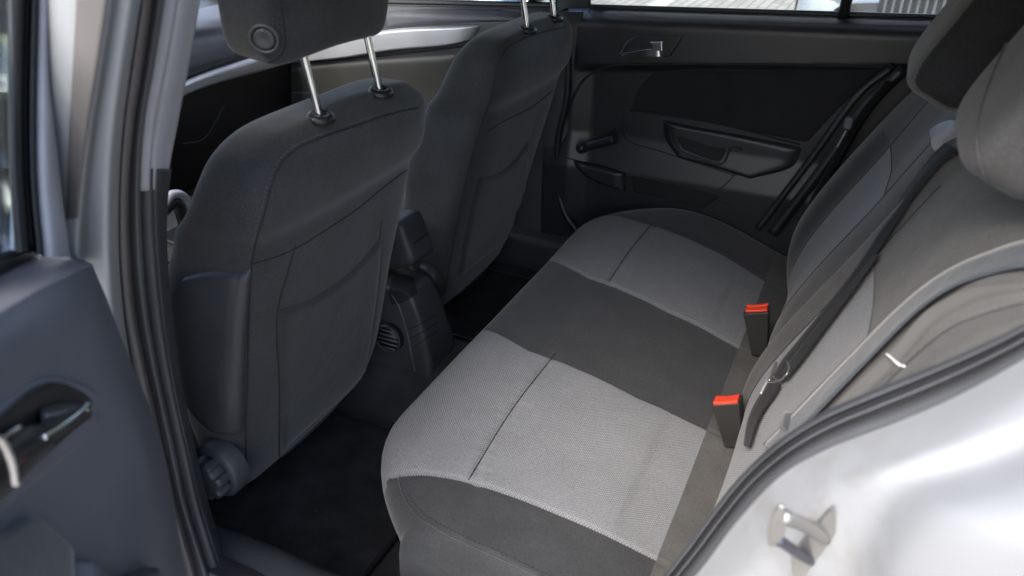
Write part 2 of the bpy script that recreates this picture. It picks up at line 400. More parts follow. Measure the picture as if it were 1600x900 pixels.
# --- rubber seal on that jamb: lips and a bead
def between(A, B, f): return [(A_[0] * (1 - f) + B_[0] * f, A_[1] * (1 - f) + B_[1] * f) for A_, B_ in zip(A, B)]
Ai = cr(seali, 14); Bo = cr(sealo, 14)
prof = [(0, -.672), (.06, -.690), (.16, -.700), (.24, -.688), (.30, -.686), (.38, -.699), (.46, -.700), (.52, -.690), (.58, -.696), (.70, -.708), (.88, -.714), (1.0, -.716), (1.02, -.70)]
G = dense([[P(p[0], p[1], 'x', xx) for p in between(Ai, Bo, f)] for f, xx in prof], 90, 60)
gridobj('door_seal', G, 'rubber', car)
# --- striker
st = thing('door_striker', (-.78, -.17, .86), 'bright steel door striker loop bolted on the white rear door jamb', 'door striker')
h0, n0 = hit(Tj, 1290, 846)
def sp(px, py, x): return P(px, py, 'x', x)
pl = [sp(1302, 792, -.790), sp(1308, 838, -.790), sp(1255, 905, -.790), sp(1238, 905, -.790), sp(1236, 868, -.790), sp(1288, 805, -.790)]
def plate(name, poly, thick, mat, parent, bev=.0015):
    poly = [np.array(p) for p in poly]; n = np.cross(poly[1] - poly[0], poly[2] - poly[1]); n /= np.linalg.norm(n)
    if n @ (CAM - poly[0]) < 0: n = -n
    k = len(poly); V = poly + [p - n * thick for p in poly]
    F_ = [list(range(k)), list(range(k, 2 * k))[::-1]] + [(i, i + k, (i + 1) % k + k, (i + 1) % k) for i in range(k)]
    bm = bmesh.new(); vs = [bm.verts.new(v) for v in V]
    for f in F_: bm.faces.new([vs[i] for i in f])
    bmesh.ops.recalc_face_normals(bm, faces=bm.faces[:])
    if bev: bmesh.ops.bevel(bm, geom=bm.edges[:], offset=bev, segments=3, profile=.5, affect='EDGES')
    bm.verts.index_update()
    V = [np.array(v.co) for v in bm.verts]; F2 = [[v.index for v in f.verts] for f in bm.faces]; bm.free()
    return mk(name, V, F2, mat, parent, mods=[('WEIGHTED_NORMAL', {})])
plate('base_plate', pl, .005, 'steel', st)
tube('striker_pin', [sp(1215, 843, -.829), sp(1250, 866, -.80), sp(1268, 876, -.786)], .0048, 'chrome_dark', st, res=14, n=14)
tube('striker_pin', [sp(1222, 806, -.829), sp(1262, 822, -.80), sp(1290, 840, -.786)], .0065, 'steel', st, res=14, n=14)
plate('end_plate', [sp(1217, 790, -.832), sp(1226, 793, -.832), sp(1227, 818, -.832), sp(1224, 842, -.832), sp(1212, 856, -.832), sp(1199, 854, -.832), sp(1200, 826, -.832), sp(1208, 800, -.832)], .004, 'steel', st)
# --- near B-pillar: every strip runs from above the frame to below it
ys_ = [-40, 60, 150, 250, 330, 420, 520, 620, 720, 820, 930]
def strip(l): return cr([(p[0], p[1]) for p in l], 14)
cA = strip([(120, -40), (116, 60), (108, 200), (105, 300), (104, 400), (110, 520), (160, 620), (200, 700), (230, 800), (250, 930)])
cB = strip([(175, -40), (158, 80), (138, 200), (126, 300), (120, 400), (128, 520), (170, 620), (210, 700), (240, 800), (262, 930)])
cC = strip([(225, -40), (206, 80), (190, 200), (184, 300), (184, 400), (192, 500), (206, 590), (225, 680), (250, 790), (285, 930)])
cD = strip([(243, -40), (226, 80), (208, 200), (201, 300), (202, 400), (212, 500), (232, 600), (252, 690), (275, 790), (315, 930)])
cE = strip([(262, -40), (244, 80), (224, 200), (219, 300), (222, 400), (232, 500), (250, 600), (270, 690), (291, 790), (336, 930)])
cF = strip([(290, -40), (270, 80), (246, 200), (240, 300), (244, 400), (254, 500), (270, 600), (290, 690), (312, 790), (356, 930)])
cG = strip([(323, -40), (303, 80), (280, 200), (263, 300), (262, 400), (270, 500), (284, 600), (305, 700), (330, 800), (376, 930)])
def lp(c, x): return [P(p[0], p[1], 'x', x) for p in c]
def mixc(a_, b_, f): return a_ * (1 - f) + b_ * f
cZ = strip([(84, -40), (82, 60), (80, 200), (84, 300), (92, 400), (104, 520), (150, 620), (190, 700), (220, 800), (240, 930)])
G = dense([lp(mixc(cZ, cA, -.3), -.80), lp(cZ, -.845), lp(mixc(cZ, cA, .5), -.855), lp(cA, -.856), lp(cB, -.853), lp(mixc(cB, cC, .04), -.846)], 80, 30)
gridobj('door_edge_skin', G, 'paint', car, thick=.002)
def cutp(c, vmax):
    c = np.array([p for p in c if p[1] < vmax]); return cr(c, 14)
a1, b1_ = cutp(cA, 350), cutp(cB, 368)
G = dense([lp(a1, -.8570), lp(mixc(a1, b1_, .12), -.8610), lp(mixc(a1, b1_, .88), -.8605), lp(b1_, -.8555)], 70, 20)
gridobj('pillar_applique', G, 'taupe', car, thick=.002)
G = dense([lp(cB, -.846), lp(mixc(cB, cC, .08), -.842), lp(mixc(cB, cC, .35), -.843), lp(mixc(cB, cC, .7), -.838), lp(mixc(cB, cC, .85), -.825), lp(cC, -.785), lp(mixc(cC, cD, .2), -.75)], 80, 50)
gridobj('pillar_panel', G, 'paint', car)
G = dense([lp(cC, -.765), lp(mixc(cC, cD, .3), -.769), lp(mixc(cC, cD, .8), -.762), lp(cD, -.752), lp(mixc(cD, cE, .2), -.744)], 80, 40)
gridobj('outer_seal', G, 'taupe', car)
G = dense([lp(mixc(cC, cD, .96), -.746), lp(mixc(cD, cE, .3), -.750), lp(mixc(cD, cE, .7), -.750), lp(cE, -.742), lp(mixc(cE, cF, .15), -.728)], 80, 40)
gridobj('door_seal', G, 'rubber', car)
full = dense([lp(mixc(cE, cF, -.05), -.728), lp(mixc(cE, cF, .15), -.734), lp(mixc(cE, cF, .8), -.728), lp(mixc(cF, cG, .02), -.719), lp(mixc(cF, cG, .1), -.719), lp(mixc(cF, cG, .45), -.708), lp(mixc(cF, cG, .8), -.692), lp(cG, -.680), lp(cG, -.655), lp(cG, -.62)], 110, 60)
zs = full[30, :, 2]; j = int(np.argmin(abs(zs - P(250, 303, 'x', -.70)[2])))
gridobj('upper_trim', full[:, :j + 1] + np.array([-.004, 0, 0]), 'trim_grey', car, thick=.004)
gridobj('lower_trim', full[:, j - 3:], 'trim_dark', car, thick=.003)
gridobj('window_glass', np.array([[(-.83 + (z - 1.0) * .33, y, z) for y in (.70, 1.1, 1.6)] for z in (1.0, 1.2, 1.37)]), 'glass', car, thick=.004)
# sill trim between the pillar foot and the rear seat
G = dense([[(-.735, .80, .27), (-.735, .66, .335), (-.735, .45, .35), (-.735, .2, .36)], [(-.70, .80, .33), (-.70, .66, .36), (-.70, .45, .365), (-.70, .2, .38)],
           [(-.64, .80, .335), (-.645, .66, .355), (-.65, .45, .36), (-.65, .2, .38)], [(-.60, .82, .25), (-.615, .66, .25), (-.62, .45, .25), (-.62, .2, .25)]], 40, 24)
gridobj('sill_trim', G, 'trim_dark', car)
# --- the unseen rest that shades the cabin: roof, outer sides, bulkheads
def sheet(name, pts, mat, parent=car, nu=14, nv=14, thick=.02):
    return gridobj(name, dense(pts, nu, nv), mat, parent, thick=thick)
sheet('roof', [[(-.60, -1.0, 1.36), (-.60, .2, 1.43), (-.60, 1.2, 1.38)], [(0, -1.05, 1.42), (0, .2, 1.49), (0, 1.25, 1.43)], [(.60, -1.0, 1.36), (.60, .2, 1.43), (.60, 1.2, 1.38)]], 'trim_grey')
sheet('side_panel', [[(.74, -.9, .15), (.74, .5, .15), (.74, 2.4, .15)], [(.77, -.9, .6), (.77, .5, .6), (.77, 2.4, .6)], [(.765, -.9, 1.07), (.765, .5, 1.035), (.765, 1.75, .99)]], 'paint')
sheet('bulkhead', [[(-.74, 2.15, .2), (0, 2.2, .2), (.74, 2.15, .2)], [(-.74, 2.1, .95), (0, 2.15, .98), (.74, 2.1, .95)]], 'trim_black')
sheet('parcel_shelf', [[(-.72, -.34, 1.0), (0, -.36, 1.0), (.72, -.34, 1.0)], [(-.66, -.95, 1.0), (0, -1.0, 1.0), (.66, -.95, 1.0)]], 'carpet')
sheet('boot_panel', [[(-.72, -1.0, .3), (0, -1.05, .3), (.72, -1.0, .3)], [(-.72, -1.0, 1.02), (0, -1.05, 1.02), (.72, -1.0, 1.02)]], 'trim_dark')
sheet('tailgate', [[(-.70, -1.28, .98), (0, -1.34, .98), (.70, -1.28, .98)], [(-.66, -1.16, 1.12), (0, -1.20, 1.12), (.66, -1.16, 1.12)]], 'trim_dark')
sheet('tailgate_header', [[(-.62, -.98, 1.30), (0, -1.02, 1.32), (.62, -.98, 1.30)], [(-.60, -.90, 1.38), (0, -.96, 1.43), (.60, -.90, 1.38)]], 'trim_dark')
for sx in (-1, 1):
    sheet('rear_pillar', [[(sx * .74, -.30, 1.02), (sx * .72, -.9, 1.0), (sx * .70, -1.3, .98)], [(sx * .70, -.42, 1.2), (sx * .68, -.9, 1.2), (sx * .64, -1.1, 1.18)], [(sx * .62, -.48, 1.39), (sx * .61, -.8, 1.38), (sx * .60, -.96, 1.36)]], 'trim_grey')
E_ = cr(curve_px(rows[-1]), 16)
ext = np.array([E_, np.array([(-.875, p[1] - .05 - .25 * i / 15, p[2] - .02 + .002 * i) for i, p in enumerate(E_)]), np.array([(-.86, -1.05 - .1 * i / 15, .42 + .56 * i / 15) for i in range(16)]), np.array([(-.78, -1.40, .42 + .56 * i / 15) for i in range(16)])])
gridobj('quarter_panel', dense([list(r) for r in ext], 40, 40), 'paint', car, thick=.004)
low = [[(-.722, .03, .60), (-.77, .02, .60), (-.83, -.02, .60), (-.868, -.10, .60)], [(-.722, .10, .45), (-.77, .09, .45), (-.83, .05, .42), (-.868, -.02, .40)], [(-.722, .40, .36), (-.77, .40, .35), (-.84, .38, .31), (-.87, .30, .26)], [(-.722, .80, .35), (-.77, .80, .34), (-.84, .80, .30), (-.87, .80, .25)]]
gridobj('door_sill', dense(low, 24, 40), 'paint', car, thick=.003)
sheet('wheel_house', [[(-.66, -.02, .28), (-.66, -.5, .30), (-.66, -1.0, .30)], [(-.67, -.10, .62), (-.67, -.5, .66), (-.67, -1.0, .66)], [(-.70, -.30, 1.0), (-.70, -.6, 1.0), (-.70, -1.1, 1.0)]], 'trim_dark')
sheet('pillar_base', [[(-.72, -.24, .98), (-.74, -.30, 1.0), (-.84, -.5, 1.0), (-.86, -1.1, .98)], [(-.70, -.36, 1.06), (-.74, -.40, 1.05), (-.80, -.55, 1.04), (-.80, -1.1, 1.02)]], 'paint')
# near front door below the belt, seen past the pillar
sheet('front_door_skin', [[(-.87, .72, .3), (-.87, 1.2, .3), (-.85, 1.9, .3)], [(-.89, .72, .75), (-.89, 1.2, .75), (-.87, 1.9, .75)], [(-.86, .70, 1.02), (-.86, 1.2, 1.01), (-.84, 1.9, .98)]], 'paint')
sheet('front_door_trim', [[(-.70, .86, .3), (-.70, 1.2, .3), (-.70, 1.8, .3)], [(-.70, .86, .98), (-.70, 1.2, .97), (-.70, 1.8, .95)]], 'trim_dark')
sheet('roof_rail', [[(-.70, -.9, 1.30), (-.68, .2, 1.385), (-.68, 1.1, 1.33)], [(-.58, -.9, 1.37), (-.58, .2, 1.44), (-.58, 1.1, 1.39)]], 'paint')
sheet('roof_rail', [[(.70, -.9, 1.30), (.68, .2, 1.385), (.68, 1.1, 1.33)], [(.58, -.9, 1.37), (.58, .2, 1.44), (.58, 1.1, 1.39)]], 'paint')
# far pillars
G = dense([[(.74, .60, 1.03), (.70, .58, 1.20), (.64, .56, 1.37)], [(.71, .585, 1.06), (.67, .575, 1.20), (.61, .55, 1.38)], [(.70, .64, 1.06), (.665, .62, 1.20), (.605, .60, 1.38)], [(.74, .70, 1.03), (.70, .67, 1.20), (.64, .65, 1.37)]], 20, 20)
gridobj('pillar_trim', G, 'trim_dark', car)
tube('windscreen_pillar', [(.72, 2.05, .95), (.64, 1.5, 1.25), (.56, 1.15, 1.40)], .03, 'trim_grey', car)
tube('windscreen_pillar', [(-.72, 2.05, .95), (-.66, 1.5, 1.25), (-.58, 1.15, 1.40)], .03, 'trim_grey', car)
# foot of the far B-pillar and far sill
G = dense([[P(846, 300, 'x', .70), P(862, 345, 'x', .68), P(895, 372, 'x', .66)], [P(800, 300, 'x', .70), P(815, 345, 'x', .68), P(840, 372, 'x', .66)], [P(760, 330, 'x', .70), P(770, 360, 'x', .68), P(790, 385, 'x', .64)]], 20, 14)
sheet('pillar_foot', [[(.715, .60, .30), (.715, .62, .55), (.705, .60, 1.05)], [(.69, .64, .30), (.69, .66, .55), (.69, .64, 1.05)], [(.69, .80, .30), (.69, .80, .55), (.69, .72, 1.05)]], 'trim_dark', thick=.004)
rbox('sill_step', (.665, .75, .33), (.09, .9, .12), 'trim_dark', car, bev=.02)

# ================================================================== FAR REAR DOOR (closed)
fd = thing('car_door', (.70, .20, .35), 'closed far rear door with dark panel, chrome latch and window winder', 'car door')
XD = .70
def px3(l, x): return [P(p[0], p[1], 'x', x) for p in l]
# main panel, modelled as relief over (y, z)
CRa = P(1000, 101, 'x', XD); CRb = P(1390, 103, 'x', XD); CRS = (CRa[2] - CRb[2]) / (CRa[1] - CRb[1]); CR0 = CRa[2] + (.40 - CRa[1]) * CRS
ztop = lambda y: 1.054 + (.60 - y) * .041
def door_x(y, z):
    x = XD                     # ledge rolls away at the top
    crease = CR0 + (y - .40) * CRS
    x += .048 * max(0, (z - (ztop(y) - .045)) / .045) ** 2.6
    if z < crease: x += .018 * min(1, (crease - z) / .02) * (1 if y < .57 else max(0, 1 - (y - .57) / .05))
    if z < .72: x -= .022 * min(1, (.72 - z) / .10)
    return x
ysd = np.linspace(.70, -.34, 110); zsd = np.linspace(.30, 1.068, 120)
G = np.array([[(door_x(y, .30 + (ztop(y) - .30) * (z - .30) / .768), y, .30 + (ztop(y) - .30) * (z - .30) / .768) for y in ysd] for z in zsd])
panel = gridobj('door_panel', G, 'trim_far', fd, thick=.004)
Td = bvh(panel)
yt = np.linspace(.70, -.40, 30)
gridobj('belt_ledge', np.array([[(XD + .010 + dx, y, ztop(y) + dz) for y in yt] for dx, dz in ((.044, -.002), (.050, .0015), (.056, .002), (.060, -.01))]), 'trim_far', fd)
sweep('window_seal', [(XD + .060, y, ztop(y) + .004) for y in yt], [(-.004, -.01), (.006, -.01), (.006, .004), (-.003, .004)], 'rubber_black', fd)
G = np.array([[(XD + .064 - (z - 1.03) * .18, y, z) for y in np.linspace(.60, -.55, 6)] for z in (1.03, 1.2, 1.37)])
gridobj('window_glass', G, 'glass', fd, thick=.004)
sweep('window_bar', [P(1316, 30, 'x', .75), P(1328, -20, 'x', .74), P(1345, -90, 'x', .73)], circ(.013, 8), 'rubber_black', fd, up=(0, 1, 0))
# fabric insert
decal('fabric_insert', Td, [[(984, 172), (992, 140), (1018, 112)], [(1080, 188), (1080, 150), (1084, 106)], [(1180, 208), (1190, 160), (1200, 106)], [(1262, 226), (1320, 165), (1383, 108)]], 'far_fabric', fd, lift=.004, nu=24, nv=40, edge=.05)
seam('insert_seam', Td, [(984, 172), (1040, 180), (1130, 195), (1250, 226)], fd, r=.003)
seam('crease_line', Td, [(884, 200), (893, 160), (908, 130), (930, 112), (965, 102), (1050, 100), (1200, 101), (1400, 104)], fd, r=.0035, n=120)
# chrome latch handle in its recess
decal('handle_recess', Td, [[(966, 86), (976, 66), (990, 57)], [(1000, 90), (1004, 70), (1010, 54)], [(1040, 90), (1042, 70), (1044, 54)], [(1050, 88), (1064, 68), (1071, 54)]], 'trim_black', fd, lift=.003, edge=.10)
decal('inner_handle', Td, [[(964, 83), (964, 86)], [(990, 79), (990, 88)], [(1010, 75), (1010, 89)], [(1038, 72), (1039, 89)]], 'chrome', fd, lift=.012, edge=.12)
decal('inner_handle', Td, [[(1016, 63), (1018, 80)], [(1026, 63), (1027, 80)], [(1038, 62), (1039, 80)]], 'chrome', fd, lift=.012, edge=.12)
# armrest pull, as a raised frame round a flat patch, the pocket's shade painted black
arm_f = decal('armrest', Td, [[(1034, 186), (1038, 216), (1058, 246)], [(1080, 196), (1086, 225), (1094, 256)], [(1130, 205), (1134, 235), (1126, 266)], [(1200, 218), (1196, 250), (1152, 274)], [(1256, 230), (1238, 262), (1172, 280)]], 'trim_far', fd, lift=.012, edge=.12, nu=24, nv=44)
Ta = bvh(panel, arm_f)
decal('pull_cup', Ta, [[(1056, 212), (1060, 222), (1067, 234)], [(1080, 218), (1084, 231), (1092, 244)], [(1112, 229), (1114, 241), (1116, 252)], [(1137, 232), (1134, 243), (1126, 252)]], 'seam', fd, lift=.003, edge=.1)
seam('pull_rim', Ta, [(1048, 206), (1054, 226), (1068, 239), (1096, 249), (1122, 256), (1132, 252), (1139, 236), (1144, 231), (1160, 234)], fd, r=.0035, mat='trim_far', lift=.003)
seam('joint_line', Td, [(974, 180), (974, 205), (984, 222), (1030, 236), (1150, 275)], fd, r=.0016)
seam('joint_line', Td, [(1160, 234), (1148, 272), (1120, 300)], fd, r=.0016)
# window winder
wc = P(910, 231, 'x', .668)
tube('winder_arm', [P(912, 230, 'x', .675), P(935, 224, 'x', .665), P(960, 217, 'x', .66)], .0135, 'trim_far', fd, n=16, res=20, scale=None)
sweep('winder_knob', [P(909, 231, 'x', .69), P(909, 231, 'x', .652)], circ(.017, 24), 'trim_far', fd, up=(0, 0, 1))
sweep('winder_cap', [P(909, 231, 'x', .655), P(909, 231, 'x', .649)], circ(.011, 24), 'trim_black', fd, up=(0, 0, 1))
# storage pocket
decal('door_pocket', Td, [[(894, 249), (900, 262), (912, 272)], [(934, 256), (937, 272), (942, 288)], [(979, 270), (979, 284), (979, 300)]], 'trim_far', fd, lift=.016, edge=.25)
decal('pocket_shadow', Td, [[(984, 273), (984, 285), (988, 299)], [(1050, 288), (1046, 300), (1042, 314)], [(1130, 306), (1116, 316), (1099, 328)]], 'far_fabric', fd, lift=.005, edge=.12)  # darker patch standing in for the shadow at the door pocket
seam('joint_line', Td, [(884, 246), (940, 262), (1000, 282), (1100, 306), (1140, 320)], fd, r=.0018)
# curved rubber along the front edge of the door
sweep('edge_seal', cr([P(888, 70, 'x', .69), P(886, 150, 'x', .69), (P(872, 220, 'x', .69)), P(872, 290, 'x', .69), P(884, 335, 'x', .68), P(908, 368, 'x', .67)], 40), circ(.011, 8), 'rubber_black', fd, up=(1, 0, 0))
sweep('edge_seal', cr([P(1396, 104, 'x', .68), P(1340, 150, 'x', .675), P(1270, 245, 'x', .67), P(1184, 358, 'x', .66)], 40), [(-.008, -.008), (.008, -.008), (.009, .006), (0, .009), (-.009, .006)], 'rubber_black', fd, up=(1, 0, 0))
sweep('edge_trim', cr([P(1412, 108, 'x', .67), P(1352, 170, 'x', .665), P(1286, 262, 'x', .66), P(1206, 366, 'x', .65)], 40), [(-.014, -.004), (.014, -.004), (.012, .005), (-.012, .005)], 'trim_far', fd, up=(1, 0, 0))

# ================================================================== FAR FRONT DOOR (closed)
ff = thing('car_door', (.70, 1.2, .35), 'closed far front door with a brushed silver strip under its window', 'car door')
zt = lambda y: 1.034 + (1.03 - y) * .05
ysf = np.linspace(.66, 2.1, 40)
def ffx(y, f):
    return XD + .010
G = np.array([[(XD + (.03 if f > .97 else .010 - .012 * math.sin(min(1, f) * 9)), y, .30 + (zt(y) - .30) * f) for y in ysf] for f in np.linspace(0, 1, 50)])
fp = gridobj('door_panel', G, 'trim_dark', ff, thick=.004)
Tf = bvh(fp)
decal('top_ledge', Tf, [[(600, 18), (600, 44)], [(700, 14), (700, 38)], [(820, 14), (820, 34)]], 'trim_door', ff, lift=.012, edge=.2, nu=12)
decal('silver_strip', Tf, [[(470, 72), (470, 96)], [(540, 58), (540, 90)], [(620, 44), (620, 78)], [(700, 40), (700, 71)], [(757, 39), (742, 60)]], 'silver_trim', ff, lift=.024, edge=.14, nv=50)
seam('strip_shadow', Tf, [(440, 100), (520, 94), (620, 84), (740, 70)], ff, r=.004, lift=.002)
decal('armrest', Tf, [[(440, 112), (438, 160)], [(490, 100), (488, 175)], [(600, 90), (600, 190)], [(720, 82), (720, 200)]], 'trim_beige', ff, lift=.014, edge=.1, nv=50)
decal('pull_cup', Tf, [[(448, 140), (446, 158)], [(480, 138), (480, 162)], [(510, 140), (506, 162)]], 'trim_dark', ff, lift=.018, edge=.3)
sweep('window_seal', [(XD + .036, y, zt(y) + .006) for y in ysf], [(-.010, -.01), (.008, -.01), (.008, .008), (-.007, .008)], 'rubber_black', ff)
gridobj('window_glass', np.array([[(XD + .045 - (z - 1.0) * .2, y, z) for y in (.68, 1.1, 1.5)] for z in (1.0, 1.2, 1.34)]), 'glass', ff, thick=.004)

# ================================================================== DASHBOARD, CONSOLE
da = thing('dashboard', (0, 1.6, .6), 'dark dashboard with a long silver strip in front of the seats', 'dashboard')
G = dense([[(-.70, 1.62, .55), (0, 1.62, .55), (.69, 1.66, .55)], [(-.70, 1.53, .80), (0, 1.53, .79), (.69, 1.62, .78)], [(-.70, 1.52, .90), (0, 1.52, .89), (.69, 1.60, .875)],
           [(-.70, 1.54, .985), (0, 1.54, .98), (.69, 1.62, .96)], [(-.70, 1.60, 1.03), (0, 1.60, 1.02), (.69, 1.70, 1.0)], [(-.70, 2.1, 1.02), (0, 2.15, 1.02), (.69, 2.1, 1.0)]], 50, 50)
dp = gridobj('dash_panel', G, 'trim_black', da, thick=.004); Tdash = bvh(dp)
decal('dash_top', Tdash, [[(180, 60), (180, 160)], [(290, 18), (290, 122)], [(370, 0), (370, 92)]], 'trim_door', da, lift=.008, edge=.15)
decal('silver_strip', Tdash, [[(180, 172), (180, 200)], [(285, 127), (285, 150)], [(340, 106), (340, 130)], [(420, 82), (420, 108)], [(470, 70), (470, 90)]], 'silver_trim', da, lift=.016, edge=.3, nv=40)
seam('glovebox_joint', Tdash, [(285, 225), (320, 215), (350, 165)], da, r=.003, mat='trim_dark')

co = thing('centre_console', (0, .9, .27), 'dark centre console between the front seats with rear cup holder and air vent', 'console')
# rear end of the console: cross-sections going forward
def csec(y, zt_, wt, wb, zb=.28):
    return [(x_ - .02, y, z_) for x_, z_ in ((-wb, zb), (-wb * .98, zb + (zt_ - zb) * .45), (-wt, zt_ - .02), (-wt + .012, zt_), (wt - .012, zt_), (wt, zt_ - .02), (wb * .98, zb + (zt_ - zb) * .45), (wb, zb))]
secs = [csec(.645, .31, .055, .068), csec(.652, .40, .055, .066), csec(.675, .49, .052, .064), csec(.70, .545, .050, .062), csec(.73, .555, .050, .062), csec(.90, .555, .054, .066), csec(1.2, .57, .08, .09), csec(1.5, .60, .09, .10)]
G = dense(secs, 60, 80)
cb = gridobj('console_body', G, 'trim_dark', co, thick=.004); Tc = bvh(cb)
decal('cup_holder', Tc, [[(612, 428), (606, 462), (612, 478)], [(632, 428), (634, 466), (632, 472)], [(650, 434), (652, 452), (654, 458)]], 'seam', co, lift=.0015, edge=.06)
seam('console_edge', Tc, [(612, 460), (624, 480), (636, 520), (644, 560), (648, 580)], co, r=.0022, mat='trim_door')
for dy in (0, 14, 28): seam('joint_line', Tc, [(636 + dy * .35, 515 + dy), (660, 505 + dy), (682, 490 + dy)], co, r=.0012)
vc = P(607, 528, 'x', -.092)
sweep('air_vent', [vc + np.array([.01, 0, 0]), vc + np.array([-.006, 0, 0])], circ(.036, 26), 'trim_black', co, up=(0, 0, 1))
for a_ in range(5):
    z_ = -.024 + a_ * .012; w_ = math.sqrt(.031 ** 2 - z_ ** 2)
    sweep('vent_slat', [vc + np.array([-.007, -w_, z_]), vc + np.array([-.007, w_, z_])], circ(.0022, 6), 'trim_door', co)
ring = [vc + np.array([-.006, .034 * math.cos(t), .034 * math.sin(t)]) for t in np.linspace(0, 2 * math.pi, 33)]
sweep('vent_ring', ring, circ(.003, 8), 'trim_dark', co, up=(1, 0, 0))
ar = thing('armrest', (.02, .76, .6), 'folded dark armrest pad beside the inner edge of the near front seat', 'armrest')
superbox('armrest_pad', (.0, .80, .635), (.10, .19, .115), 'trim_dark', ar, e1=.3, e2=.3, rot=Matrix.Rotation(math.radians(-18), 3, 'X'))
seam('lid_joint', bvh(ar.children[0]), [(645, 382), (658, 372), (672, 364)], ar, r=.0018)
gl = thing('gear_lever', (-.02, 1.35, .6), 'gear lever with a polished silver grip seen past the near pillar', 'gear lever')
def gx(px, py, y=1.32): return P(px, py, 'y', y)
tube('lever_grip', [gx(258, 320), gx(266, 306), gx(280, 304), gx(291, 314), gx(296, 338), gx(298, 352)], .0115, 'silver_trim', gl, n=14, res=30)
tube('lever_grip_pad', [gx(256, 330), gx(268, 318), gx(278, 322), gx(286, 345), gx(290, 366)], .014, 'trim_black', gl, n=12, res=24)
tube('lever_shaft', [gx(290, 360), gx(286, 390)], .010, 'trim_dark', gl)
gp = [gx(245, 372), gx(300, 345), gx(300, 400), gx(250, 415)]
rbox('shift_plate', tuple(gx(276, 388, 1.33)), (.14, .12, .012), 'silver_trim', gl, bev=.003, rot=Matrix.Rotation(math.radians(8), 3, 'X'))
rbox('shift_boot', tuple(gx(282, 372, 1.33)), (.09, .07, .03), 'trim_black', gl, bev=.008, rot=Matrix.Rotation(math.radians(8), 3, 'X'))
rbox('switch_block', tuple(gx(270, 402, 1.28)), (.10, .05, .02), 'trim_dark', gl, bev=.004)

# ================================================================== FRONT SEATS
YB = lambda z: .57 + .30 * (1.03 - z)
def seat_sections(cx, mir):
    # z, half width outboard, half width inboard, front y
    tab = [(.355, .17, .18, .80), (.37, .195, .215, .825), (.45, .222, .237, .845), (.58, .232, .238, .845), (.70, .235, .232, .842), (.80, .236, .232, .818), (.88, .232, .226, .782), (.915, .231, .226, .766),
           (.95, .234, .238, .745), (1.0, .228, .240, .722), (1.035, .214, .230, .702), (1.058, .190, .200, .685), (1.072, .160, .170, .668), (1.079, .11, .12, .645)]
    rings = []
    for z, wo, wi, yf in tab:
        yb = YB(z); top = max(0, (z - 1.03) / .05); yb += .022 * top ** 1.5
        if z < .40: yb += (.40 - z) * .3
        if z > .92: yb -= .012 * max(0, min(1, (1.06 - z) / .06))
        pts = []
        ex = .30 if z < 1.0 else .42
        yc = (yb + yf) / 2; hy = (yf - yb) / 2
        for k in range(72):
            t = 2 * math.pi * k / 72; c_, s_ = math.cos(t), math.sin(t)
            u = math.copysign(abs(c_) ** ex, c_); v = math.copysign(abs(s_) ** ex, s_)
            wd = wo if u < 0 else wi
            x = u * wd; y = yc + v * hy
            if v < 0: x *= 1 - .0 * abs(v); y -= .010 * (1 - (abs(x) / .23) ** 2) * (0 if z > 1.02 else 1)   # gentle bow of the back
            if v > 0 and abs(u) > .75 and .45 < z < .95: y += .012
            if v > 0: y -= .03 * min(1, max(0, (.85 - abs(u)) / .4)) ** 1.5 * min(1, max(.0, (1.07 - z) / .1))
            if mir: x = -x
            pts.append((cx + x, y, z))
        if mir: pts = pts[::-1]
        rings.append(pts)
    return rings
def ringmesh(name, rings, mat, parent, nv=90):
    A = [cr(r, 96, closed=True) for r in rings]
    B = [crk([a_[i] for a_ in A], 7) for i in range(96)]
    G = np.array(B).transpose(1, 0, 2); nv = G.shape[0]
    V = [p for p in G.reshape(-1, 3)]; F_ = gfaces(nv, 96, True)
    caps(V, F_, list(range(96)), True); caps(V, F_, list(range((nv - 1) * 96, nv * 96)))
    F_ = [f[::-1] for f in F_]
    return mk(name, V, F_, mat, parent)
GRP = 'front seats'
def front_seat(cx, mir, label):
    t = thing('front_seat', (cx, .75, .27), label, 'car seat', GRP)
    b = ringmesh('backrest', seat_sections(cx, mir), 'dark_fabric', t)
    # seat base, mostly hidden under and before the backrest
    superbox('seat_cushion', (cx, 1.07, .50), (.48, .52, .17), 'dark_fabric', t, e1=.35, e2=.3)
    rbox('seat_rail', (cx - .17, 1.14, .30), (.035, .56, .045), 'trim_black', t, bev=.006)
    rbox('seat_rail', (cx + .17, 1.14, .30), (.035, .56, .045), 'trim_black', t, bev=.006)
    # head restraint
    hr = superbox('headrest', (cx - .004 * (1 if not mir else -1), .618, 1.262), (.312, .105, .19), 'dark_fabric', t, e1=.28, e2=.35,
                  rot=Matrix.Rotation(math.radians(8), 3, 'X'), warp=lambda p: (p.x * (1 + .10 * (p.z / .095)), p.y + .25 * p.x ** 2, p.z - .012 * (p.x / .14) ** 2 * (1 if p.z < 0 else 0)))
    for dx in (-.0785, .0785):
        x = cx + dx
        pst = tube('headrest_post', [(x, .577, 1.045), (x, .579, 1.075), (x, .5835, 1.105), (x, .589, 1.135), (x, .594, 1.165), (x, .60, 1.21)], .0062, 'chrome', t, n=16, res=30)
        prof = [(0, .0), (.015, .0), (.0195, .002), (.021, .006), (.019, .0105), (.0145, .013), (.0095, .0125), (.008, .009), (.008, -.002)]
        rings = []
        for r_, h_ in prof[1:]:
            rings.append([(x + r_ * math.cos(a_) * 1.08, .577 + r_ * math.sin(a_) * .95 - h_ * .12, 1.070 + h_ - (math.sin(a_) * r_) * -.18) for a_ in np.linspace(0, 2 * math.pi, 29)[:-1]])
        gridobj('post_guide', np.array(rings), 'trim_black', t, cu=True)
    return t, b, hr
